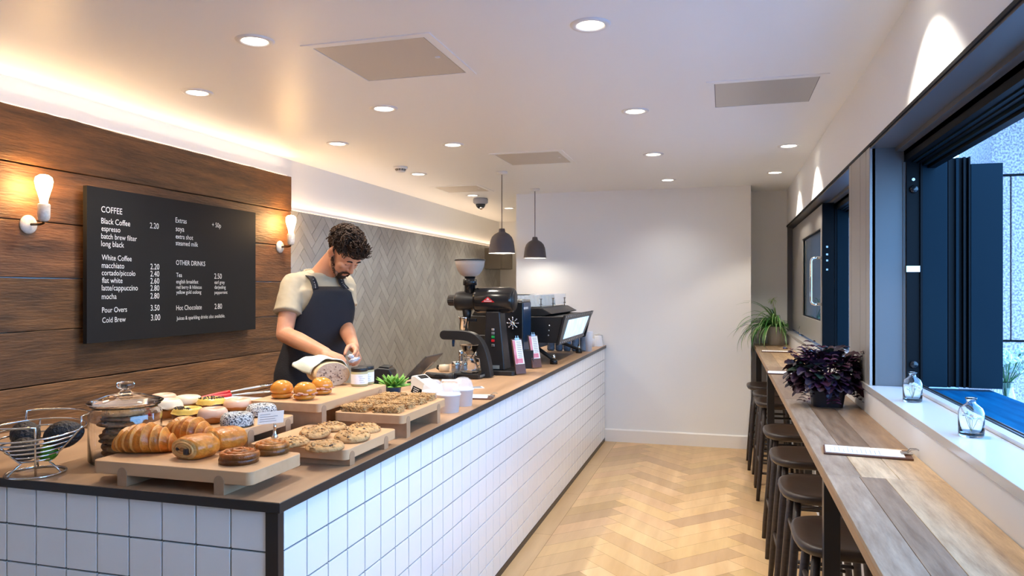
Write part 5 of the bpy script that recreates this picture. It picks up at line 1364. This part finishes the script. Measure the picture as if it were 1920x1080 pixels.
for k, (a, L_) in enumerate(((3.4, .28), (1.8, .10))):
    b = NB(); lay = b.loops.layers.float_color.new('Col'); d = Vector((math.cos(a), math.sin(a), 0)); e_ = d*L_+Vector((0, 0, .14 if k == 0 else .42))
    tube(b, [Vector((0, 0, .17)), d*L_*.5+Vector((0, 0, .30 if k == 0 else .34)), e_], .002, 6)
    colour(b, lambda p, f: (.45, .5, .2))
    for i in range(16):
        a2 = rs.random()*6.28; leafblade(b, e_, Vector((math.cos(a2), math.sin(a2), 0)), rs.uniform(-.4, 1.2), .06, .008, 1.6, 5, (.35, .5, .18))
    obj('runner', b, M['leaf'], t)
# bottles on the sill
def bottle(px, py, label, sc=1.0, fl=True):
    z_ = 1.0712; x, y = XY(px, py, z_); x = min(max(x, XW+.030), XW+.10)
    t = thing('glass_bottle', label, 'bottle', (x, y, z_), 0, 'small glass bottles on the window sill')
    o_ = [(0, 0), (.028, 0), (.0315, .004), (.0315, .066), (.027, .078), (.015, .088), (.011, .092), (.011, .100), (.014, .101), (.014, .106)]
    obj('glass_body', lt(o_+[(max(a-.002, 0), max(b_, .004)) for a, b_ in o_[::-1]], 40), M['glass'], t, smooth=True)
    b = NB(); rs2 = random.Random(int(px)); st = NB()
    for i in range(5):
        e_ = Vector((rs2.uniform(-.016, .016), rs2.uniform(-.012, .012), rs2.uniform(.045, .066))); tube(st, [Vector((0, 0, .006)), e_*.6, e_], .0007, 5)
        for q in range(5): ell(b, e_+Vector((rs2.uniform(-.006, .006), rs2.uniform(-.006, .006), rs2.uniform(-.003, .004))), (.0035, .0035, .0028), seg=6, rings=4)
    obj('blossom', b, M['flower'], t); obj('stalk', st, mat('dry_stalk', (.25, .25, .1), .7), t)
bottle(1505, 629, 'small clear bottle at the far end of the sill, beside the spider plant')
bottle(1548, 653, 'small clear bottle behind the purple plant on the sill')
bottle(1711, 753, 'small clear bottle with dried flowers below the folded sashes')
bottle(1821, 818, 'nearest clear bottle with a flower on the sill')
# outside vase
p = atY(1886, 742, 3.62); t = thing('flower_vase', 'glass vase of tiny white flowers outside the window', 'vase', (p.x, p.y, .955))
o_ = [(0, 0), (.026, 0), (.034, .02), (.036, .05), (.028, .085), (.028, .115), (.031, .12)]
obj('vase_glass', lt(o_+[(max(a-.002, 0), b_+.002) for a, b_ in o_[::-1]], 32), M['glass'], t, smooth=True)
b = NB(); st = NB(); rs = random.Random(8)
for i in range(46):
    a = rs.random()*6.28; q = rs.random()**.5*.105; e_ = Vector((q*math.cos(a), q*math.sin(a), .165+rs.uniform(0, .10))); tube(st, [Vector((0, 0, .01)), Vector((e_.x*.2, e_.y*.2, .12)), e_], .0012, 5)
    for k in range(9): ell(b, e_+Vector((rs.uniform(-.018, .018), rs.uniform(-.018, .018), rs.uniform(-.014, .014))), (.0078, .0078, .006), seg=6, rings=4)
obj('blossom', b, M['flower'], t); obj('stem', st, mat('green_stem', (.07, .16, .05), .6), t)
t = thing('outdoor_table', 'outdoor table under the flower vase, mostly below the ledge', 'table', (p.x+.12, p.y+.1, 0))
obj('table_top', bx(-.25, .25, -.25, .25, .915, .955), M['greyl'], t, bevel=.004); obj('pedestal', lt([(0, -.02), (.2, -.02), (.2, 0), (.03, .01), (.03, .915), (0, .915)], 24), M['blackmetal'], t, smooth=False)

# ------------------------------------------------------------------ stools
def make_stool():
    t = thing('bar_stool', '', 'stool', (.392, 2.6, 0), 0, 'black wooden stools under the window bar')
    n = 48; b = NB(); rings = []
    def prof(s, z, dish=0):
        out = []
        for k in range(n):
            a = 2*PI*k/n; ca, sa = math.cos(a), math.sin(a); q = .62
            out.append(b.verts.new((.178*s*math.copysign(abs(ca)**q, ca), .190*s*math.copysign(abs(sa)**q, sa), z-dish*(1-s*s)*.0+dish*(s**2-1)*.010)))
        return out
    for s, z, dd in ((.0001, .641, 0), (.86, .641, 0), (.95, .648, 0), (1.0, .662, 0), (1.0, .670, 0), (.985, .677, 0), (.94, .680, .2), (.8, .678, .5), (.6, .676, .8), (.35, .674, 1), (.0001, .674, 1)): rings.append(prof(s, z, dd))
    for a_, c_ in zip(rings, rings[1:]):
        for k in range(n): b.faces.new((a_[k], a_[(k+1) % n], c_[(k+1) % n], c_[k]))
    bmesh.ops.remove_doubles(b, verts=b.verts[:], dist=.0003)
    obj('seat', fixn(b), M['stool'], t, smooth=True)
    L = {}
    for sx in (-1, 1):
        for sy in (-1, 1):
            a_ = Vector((sx*.115, sy*.120, .645)); f_ = Vector((sx*.165, sy*.175, 0)); L[(sx, sy)] = (f_, a_)
            obj('leg', tb([f_, f_.lerp(a_, .15), f_.lerp(a_, .7), a_], [.012, .015, .0165, .014], 14), M['stool'], t, smooth=True)
    def at(s, z): f_, a_ = L[s]; return f_.lerp(a_, z/.645)
    for z_ in (.24, .50):
        for sx in (-1, 1): obj('stretcher', tb([at((sx, -1), z_), at((sx, 1), z_)], .0085, 10), M['stool'], t, smooth=True)
    for z_ in (.19, .31, .46):
        for sy in (-1, 1): obj('stretcher', tb([at((-1, sy), z_), at((1, sy), z_)], .0085, 10), M['stool'], t, smooth=True)
    return t
st0 = make_stool()
ord_ = ['nearest', 'second nearest', 'third nearest', 'fourth nearest', 'fifth nearest, just past the middle leg frame', 'second farthest', 'farthest, below the spider plant']
for i, y_ in enumerate((2.60, 3.20, 3.79, 4.42, 5.55, 6.0, 6.47)):
    y_ = {4: 5.56, 5: 5.97, 6: 6.45}.get(i, y_)
    loc = (.396 if i != 6 else .366, y_, 0); lb = 'dark wooden bar stool under the window bar, %s' % ord_[i]
    if i == 0: st0.location = loc; st0['label'] = lb
    else: dup(st0, loc, label=lb)
#==PART4==
# ------------------------------------------------------------------ the barista
def build_person():
    O = Vector((-2.12, 3.52, 0))
    t = thing('person', 'dark curly haired person in sand t-shirt and black apron bending over the counter', 'person', O)
    Rt = Vector((CA, SA, 0)); Fw = Vector((-SA, CA, 0)); Up = Vector((0, 0, 1))
    def J(px, py, d): return atD(px, py, d)-O
    def cap(bm, a, b, ra, rb, n=20, flat=1.0, seg=8):
        a, b = Vector(a), Vector(b); d = (b-a); L = d.length; pts, rr = [], []
        for i in range(5):
            th = PI/2*(1-i/4); pts.append(a-d.normalized()*ra*math.sin(th)*.98); rr.append(max(ra*math.cos(th), .0008))
        for i in range(1, seg): pts.append(a.lerp(b, i/seg)); rr.append(ra+(rb-ra)*i/seg)
        for i in range(5):
            th = PI/2*i/4; pts.append(b+d.normalized()*rb*math.sin(th)*.98); rr.append(max(rb*math.cos(th), .0008))
        tube(bm, pts, rr, n, flat=flat); return bm
    def chain(bm, P, rr, n=18):
        for i in range(len(P)-1): cap(bm, P[i], P[i+1], rr[i], rr[i+1], n)
    # skeleton
    dT = 3.93
    neck = J(597, 512, 3.93); hip = J(578, 700, 3.90); waist = J(592, 640, 3.92); chest = J(603, 572, 3.93)
    az = (Rt*.66-Fw*.75).normalized(); sd = Vector((az.y, -az.x, 0))      # az: way the chest faces; sd: his right hand side
    if sd.dot(Rt) > 0: sd = -sd
    shR = neck+sd*.150+Up*(-.062)+az*.01; shL = neck-sd*.150+Up*(-.062)+az*.01
    elR = J(533, 627, 3.70); wrR = J(611, 662, 3.50); elL = J(645, 608, 3.99); wrL = J(664, 652, 3.68)
    # ---- body (skin) as one surface
    bm = NB()
    hc = J(645, 476, 3.86)                        # head centre
    pitch = math.radians(47); azh = (Rt*.80-Fw*.60).normalized()
    f = (azh*math.cos(pitch)-Up*math.sin(pitch)).normalized(); u = (azh*math.sin(pitch)+Up*math.cos(pitch)).normalized(); s = f.cross(u).normalized()
    if s.dot(sd) < 0: s = -s
    HM = Matrix((f, s, u)).transposed(); HS = .98
    def H(a, b, c): return hc+HM@(Vector((a, b, c))*HS)
    def he(bm, c, r, rot=None, **k): ell(bm, H(*c), tuple(v*HS for v in r), HM@rot if rot else HM, seg=24, rings=16, **k)
    he(bm, (-.022, 0, .045), (.098, .077, .082)); he(bm, (.020, 0, .020), (.070, .070, .085)); he(bm, (.040, 0, -.030), (.054, .058, .070))
    he(bm, (.058, 0, -.088), (.032, .030, .024)); he(bm, (.020, .040, -.062), (.045, .020, .026)); he(bm, (.020, -.040, -.062), (.045, .020, .026))
    he(bm, (.062, .036, -.018), (.026, .024, .022)); he(bm, (.062, -.036, -.018), (.026, .024, .022))
    he(bm, (.062, 0, .040), (.034, .056, .045))
    cap(bm, H(.084, -.030, .026), H(.084, .030, .026), .009, .009, 14); cap(bm, H(.089, 0, .018), H(.109, 0, -.022), .0085, .0115, 14)
    he(bm, (.111, 0, -.026), (.013, .012, .010)); he(bm, (.100, .013, -.029), (.010, .007, .007)); he(bm, (.100, -.013, -.029), (.010, .007, .007))
    he(bm, (.088, 0, -.052), (.010, .023, .0065)); he(bm, (.086, 0, -.064), (.010, .020, .0072)); he(bm, (.078, 0, -.058), (.016, .030, .022))
    for q in (-1, 1):
        he(bm, (.074, q*.031, .006), (.015, .016, .011))
        he(bm, (-.006, q*.079, -.002), (.019, .010, .031)); he(bm, (-.014, q*.088, .006), (.013, .008, .023)); he(bm, (-.012, q*.085, .018), (.015, .008, .012))
    nb = neck+Up*(-.035)
    cap(bm, nb, H(-.030, 0, -.050), .062, .056, 24); cap(bm, nb, H(.000, 0, -.055), .050, .045, 20)
    # trunk and legs under the clothes
    chain(bm, [neck+Up*-.055+sd*.08, shR], [.036, .046]); chain(bm, [neck+Up*-.055-sd*.08, shL], [.036, .046])
    ell(bm, chest, (.10, .155, .17), Matrix((az, sd, Up)).transposed(), 24, 16); ell(bm, waist, (.09, .135, .15), Matrix((az, sd, Up)).transposed(), 24, 16); ell(bm, hip, (.105, .150, .12), Matrix((az, sd, Up)).transposed(), 24, 16)
    hz = hip.z
    for q in (-1, 1):
        hp = hip+sd*q*.085+Up*-.05; kn = Vector((hp.x, hp.y, .50))+az*.02+sd*q*.01; an = Vector((hp.x, hp.y, .085))+sd*q*.02
        chain(bm, [hp, kn, an], [.088, .056, .038]); cap(bm, an+Up*-.045, an+Up*-.045+az*.15, .036, .030)
    # arms
    chain(bm, [shR, shR.lerp(elR, .5), elR], [.052, .047, .041]); chain(bm, [elR, elR.lerp(wrR, .35), wrR.lerp(elR, .12), wrR], [.041, .043, .030, .027])
    chain(bm, [shL, shL.lerp(elL, .5), elL], [.052, .047, .040]); chain(bm, [elL, elL.lerp(wrL, .35), wrL.lerp(elL, .12), wrL], [.040, .042, .029, .026])
    # hands: palm, four fingers with two bends, thumb from the side
    def hand(wr, target, pn, flip):
        """wr wrist, target knuckle centre, pn palm normal (away from the back of the hand)"""
        d = (target-wr).normalized(); pn = (pn-d*pn.dot(d)).normalized(); w_ = d.cross(pn).normalized()*flip
        for k, o_ in enumerate((-.028, -.009, .010, .027)):
            cap(bm, wr+w_*o_*.55+d*.005, wr+d*(.084-.004*abs(k-1))+w_*o_, .0165, .0125, 12)
        for k, (o_, L_, c_) in enumerate(((-.030, .066, .75), (-.010, .074, .85), (.010, .070, .95), (.029, .056, 1.05))):
            p0 = wr+d*(.086-.004*abs(k-1))+w_*o_; a = c_*.55; seg = (.44, .31, .25); p = p0; ang = a
            for q, sg in enumerate(seg):
                dn_ = d*math.cos(ang)+pn*math.sin(ang); p2 = p+dn_*L_*sg; cap(bm, p, p2, .0100-.0009*q, .0092-.0009*q, 10, seg=3); p = p2; ang += c_*.62
        tb0 = wr+d*.022-w_*.026+pn*.008; t1 = tb0+(d*.75-w_*.55+pn*.45).normalized()*.040; t2 = t1+(d*.90-w_*.02+pn*.55).normalized()*.030; t3 = t2+(d*.85+w_*.25+pn*.55).normalized()*.024
        cap(bm, tb0, t1, .0155, .0115, 12, seg=3); cap(bm, t1, t2, .0112, .0102, 12, seg=3); cap(bm, t2, t3, .0100, .0085, 12, seg=3)
        return t3
    hR = J(652, 678, 3.44); hL = J(676, 676, 3.56)
    tR = hand(wrR, hR, (Up*-.9-Fw*.1+Rt*.2), 1); tL = hand(wrL, hL, (-Rt*.75-Up*.35-Fw*.2), 1)
    body = remesh(bm, 'body', M['skin'], t, .0042, 5)
    # ---- eyes, brows, beard, hair
    for q in (-1, 1):
        b = NB(); tube(b, [H(.083+.003*math.cos(a*2), q*(.018+.027*i_/6), .004-.0025*math.sin(PI*i_/6)) for i_, a in enumerate([0]*7)], [.0008, .0014, .0016, .0016, .0015, .0012, .0006], 6); obj('eyelashes', b, M['hair'], t)
        b = NB(); tube(b, [H(.0935-.0035*(i_/6)**2*2, q*(.013+.036*i_/6), .027+.004*math.sin(PI*i_/6)) for i_ in range(7)], [.002, .0042, .0048, .0045, .004, .003, .0012], 8); obj('eyebrow', b, M['hair'], t, smooth=True)
    b = NB(); rs = random.Random(6)
    def tuft(b, c, d, L, r): tube(b, [c, c+d*L*.5, c+d*L], [r, r*.9, r*.2], 5)
    fw_ = HM@Vector((1, 0, 0)); upv = HM@Vector((0, 0, 1)); sv = HM@Vector((0, 1, 0))
    surf = [((.0, 0, -.030), (.095, .062, .072))]
    he(b, (.064, 0, -.090), (.031, .029, .020)); sbb = NB()
    for q in (-1, 1):
        cap(b, H(.101, q*.004, -.0435), H(.088, q*.026, -.053), .0055, .0050, 10); cap(b, H(.088, q*.027, -.053), H(.078, q*.027, -.080), .0050, .010, 10)
        cap(sbb, H(.060, q*.034, -.083), H(.030, q*.051, -.064), .014, .0125, 12); cap(sbb, H(.030, q*.0510, -.064), H(.010, q*.0600, -.036), .0125, .0105, 12); cap(sbb, H(.010, q*.060, -.036), H(.004, q*.0665, .002), .0105, .008, 12)
    for i in range(520):
        q = rs.choice((-1, 1)); u_ = rs.random()
        if u_ < .45: c = (.056+rs.uniform(-.018, .028), q*rs.uniform(0, .030), -.092+rs.uniform(-.012, .012))
        elif u_ < .8:
            k = rs.random(); c = (.060-.055*k, q*(.046+.025*k), -.078+.060*k+rs.uniform(-.010, .010))
        else: c = (.094, q*rs.uniform(0, .024), -.044+rs.uniform(-.003, .003))
        tuft(b, H(*c), (fw_*rs.uniform(.0, .8)+sv*q*rs.uniform(.2, 1)-upv*rs.uniform(.2, 1)).normalized(), .010, .0011)
    obj('beard', b, M['hair'], t, smooth=True); obj('stubble', sbb, M['stubble'], t, smooth=True)
    # hair: cap plus curls
    b = NB()
    def scalp(th, ph, k=1.0):
        return Vector((-.026+.104*k*math.cos(ph)*math.cos(th), .084*k*math.cos(ph)*math.sin(th), .052+.090*k*math.sin(ph)))
    res = bmesh.ops.create_uvsphere(b, u_segments=40, v_segments=26, radius=1)
    for v in list(b.verts):
        p = v.co.copy(); q = Vector((-.026+.102*p.x, .082*p.y, .052+.089*p.z)); q *= 1+.05*noise.noise(p*4)
        v.co = q
    dele = [v for v in b.verts if (v.co.z < .060 and v.co.x > .044) or (v.co.z < .018 and v.co.x > -.006) or (v.co.z < -.028) or (v.co.z < .034 and v.co.x > -.036 and abs(v.co.y) > .05)]
    bmesh.ops.delete(b, geom=dele, context='VERTS')
    for v in b.verts: v.co = H(*v.co)
    def curl(base, nrm, L, r, cr, turns, ph0):
        nrm = nrm.normalized(); a_ = nrm.orthogonal().normalized(); b_ = nrm.cross(a_); pts, rr = [], []; n = 15
        droop = -Up*.5
        for i in range(n):
            k = i/(n-1); a = ph0+k*turns*2*PI; c = base+(nrm*(1-k*.35)+a_*.5*k)*L*k*.8+droop*L*k*k*.5
            pts.append(c+(a_*math.cos(a)+b_*math.sin(a))*cr*(.4+.6*k)); rr.append(r*(1-.55*k))
        tube(b, pts, rr, 7)
    rs = random.Random(15)
    for i in range(1100):
        th = rs.uniform(-PI, PI); ph = math.asin(rs.uniform(-.62, 1)); p = scalp(th, ph, .96)
        if (p.z < .062 and p.x > .040) or (p.z < .020 and p.x > -.012) or p.z < -.026 or (p.z < .036 and p.x > -.038 and abs(p.y) > .05): continue
        nn = Vector((p.x+.026, p.y, (p.z-.04))).normalized(); top = p.z > .055
        L_ = rs.uniform(.026, .050) if top else rs.uniform(.008, .016)
        if p.x > .03 and p.z > .06: L_ *= 1.45; nn = (nn+Vector((.5, 0, 0))).normalized()
        curl(H(*p), HM@nn, L_, rs.uniform(.0028, .0055) if top else .0022, rs.uniform(.008, .016) if top else .003, rs.uniform(.7, 1.3), rs.random()*6.28)
    obj('hair', fixn(b), M['hair'], t, smooth=True)
    # ---- T-shirt
    b = NB(); TM = Matrix((az, sd, Up)).transposed()
    def ring(c, ra, rb, n=48, sq=.88):
        return [b.verts.new(c+az*(ra*math.copysign(abs(math.cos(a))**sq, math.cos(a)))+sd*(rb*math.copysign(abs(math.sin(a))**sq, math.sin(a)))) for a in [2*PI*k/n for k in range(n)]]
    prof = [(hip+Up*-.06, .125, .170), (hip+Up*.02, .124, .166), (waist, .118, .157), (waist.lerp(chest, .5), .122, .166), (chest, .128, .178), (chest+Up*.08, .122, .182), (neck+Up*-.070, .104, .158), (neck+Up*-.040, .088, .125), (neck+Up*-.014+az*.008, .078, .094), (neck+Up*-.002+az*.012, .070, .080)]
    rg = [ring(c, a_, b_) for c, a_, b_ in prof]
    for a_, c_ in zip(rg, rg[1:]):
        for k in range(48): b.faces.new((a_[k], a_[(k+1) % 48], c_[(k+1) % 48], c_[k]))
    b.faces.new(rg[0][::-1]); b.faces.new(rg[-1])
    def sleeve(sh, el, cut):
        d = (el-sh).normalized(); L_ = (el-sh).length
        pts = [sh-d*.03, sh, sh+d*L_*.25, sh+d*L_*.45, sh+d*L_*cut]; tube(b, pts, [.040, .060, .065, .067, .074], 26)
    sleeve(shR, elR, .60); sleeve(shL, elL, .52)
    for sh, q in ((shR, 1), (shL, -1)): ell(b, sh+sd*q*-.02+Up*-.005, (.060, .060, .052), TM, 24, 14)
    for sh in (shR, shL): cap(b, neck+(sh-neck)*.30+Up*-.022, sh+Up*.004, .058, .056, 20)
    ts = remesh(b, 't_shirt', M['shirt'], t, .0055, 4)
    dm = ts.modifiers.new('folds', 'DISPLACE'); tx = bpy.data.textures.new('folds', 'CLOUDS'); tx.noise_scale = .085; tx.noise_depth = 2; dm.texture = tx; dm.strength = .014; dm.mid_level = .5
    cl = NB(); c0 = neck+Up*.000+az*.012
    tube(cl, [c0+az*.070*math.cos(a)+sd*.082*math.sin(a)+Up*(-.016*math.cos(a)+.004) for a in [2*PI*k/32 for k in range(32)]], .0050, 8, closed=True); obj('collar', cl, M['shirt'], t, smooth=True)
    # ---- apron: bib wraps the front of the torso
    b = NB(); rows = []
    def tor(z):
        ks = [(c.z, c, a_, b_) for c, a_, b_ in prof]
        for (z0, c0, a0, b0), (z1, c1, a1, b1) in zip(ks, ks[1:]):
            if z0 <= z <= z1: k = (z-z0)/(z1-z0); return c0.lerp(c1, k), a0+(a1-a0)*k, b0+(b1-b0)*k
        c, a_, b_ = prof[0]; return Vector((c.x, c.y, z)), a_+.012, b_+.010
    ztop = chest.z+.098; zbot = .50
    for i in range(34):
        z = ztop+(zbot-ztop)*i/33; c, ra, rb = tor(z); ra += .0150; rb += .0150; k = (ztop-z)
        half = .50+min(1, max(0, k/.26))**1.6*1.15; row_ = []
        for j in range(41):
            a = -half+2*half*j/40; row_.append(b.verts.new(c+az*(ra*math.copysign(abs(math.cos(a))**.88, math.cos(a)))+sd*(rb*math.copysign(abs(math.sin(a))**.88, math.sin(a)))+az*.003*noise.noise(Vector((a*3, z*7, 0)))))
        rows.append(row_)
    for a_, c_ in zip(rows, rows[1:]):
        for k in range(40): b.faces.new((a_[k], a_[k+1], c_[k+1], c_[k]))
    obj('apron', fixn(b), M['apron'], t, smooth=True, solid=.004)
    for q in (-1, 1):
        c, ra, rb = tor(ztop-.01); st = c+az*((ra+.016)*math.cos(.44)**.88)+sd*q*((rb+.016)*math.sin(.44)**.88)
        mid1 = neck+az*.112+sd*q*.078+Up*-.058; topp = neck+az*.045+sd*q*.083+Up*-.014; top2 = neck+sd*q*.086+Up*-.004-az*.02; back = neck-az*.080+sd*q*.070+Up*-.035; bk = neck-az*.125+sd*q*.055+Up*-.12
        P = [st, st.lerp(mid1, .5)+az*.003, mid1, mid1.lerp(topp, .5)+az*.012+Up*.012, topp, top2, back, bk]
        for _ in range(2):
            Q = [P[0]]
            for a_, c_ in zip(P, P[1:]): Q += [a_.lerp(c_, .25), a_.lerp(c_, .75)]
            P = Q+[P[-1]]
        bb = NB(); V = []
        for k, p_ in enumerate(P):
            V.append((bb.verts.new(p_-sd*.017), bb.verts.new(p_+sd*.017)))
        for a_, c_ in zip(V, V[1:]): bb.faces.new((a_[0], a_[1], c_[1], c_[0]))
        sp__ = obj('apron_strap', bb, M['apron'], t, smooth=True, solid=.004)
        bb = NB()
        for k in range(6): ell(bb, P[2+k*2]+az*.003+Up*.002, (.0025, .0025, .0025), seg=8, rings=6)
        obj('eyelet', bb, M['steel'], sp__, smooth=True)
    # trousers and shoes, behind the counter
    b = NB()
    for q in (-1, 1):
        hp = hip+sd*q*.085+Up*-.07; kn = Vector((hp.x, hp.y, .50))+az*.02+sd*q*.01; an = Vector((hp.x, hp.y, .10))+sd*q*.02
        chain(b, [hp, kn, an], [.098, .070, .058])
    ell(b, hip+Up*-.06, (.120, .162, .12), TM, 24, 14)
    remesh(b, 'trousers', M['trouser'], t, .010, 4)
    for q in (-1, 1):
        an = Vector((hip.x, hip.y, 0))+sd*q*.105; b = NB(); ell(b, an+az*.06+Up*.042, (.15, .052, .042), TM, 20, 12); ell(b, an+Up*.07, (.055, .050, .06), TM, 16, 10); obj('shoe', b, M['black'], t, smooth=True)
    # what he holds
    mid = (tR+tL)/2
    return O, (O+J(664, 675, 3.50))
PO, HP = build_person()
bm = NB(); ell(bm, (0, 0, 0), (.026, .012, .009), Matrix.Rotation(.4, 3, 'Z')@Matrix.Rotation(-.3, 3, 'Y'), 28, 20, nz=.7, nsc=4)
ell(bm, (-.018, .0, .016), (.014, .009, .010), None, 20, 14, nz=.7, nsc=4, seed=4)
tag(obj('cling_film', bm, mat('film', (.75, .75, .80), .15, nscale=30, ncol=(.45, .45, .5), bump=.5), smooth=True, loc=HP), 'crumpled shiny white wrap held in both hands above the bread', 'wrap')
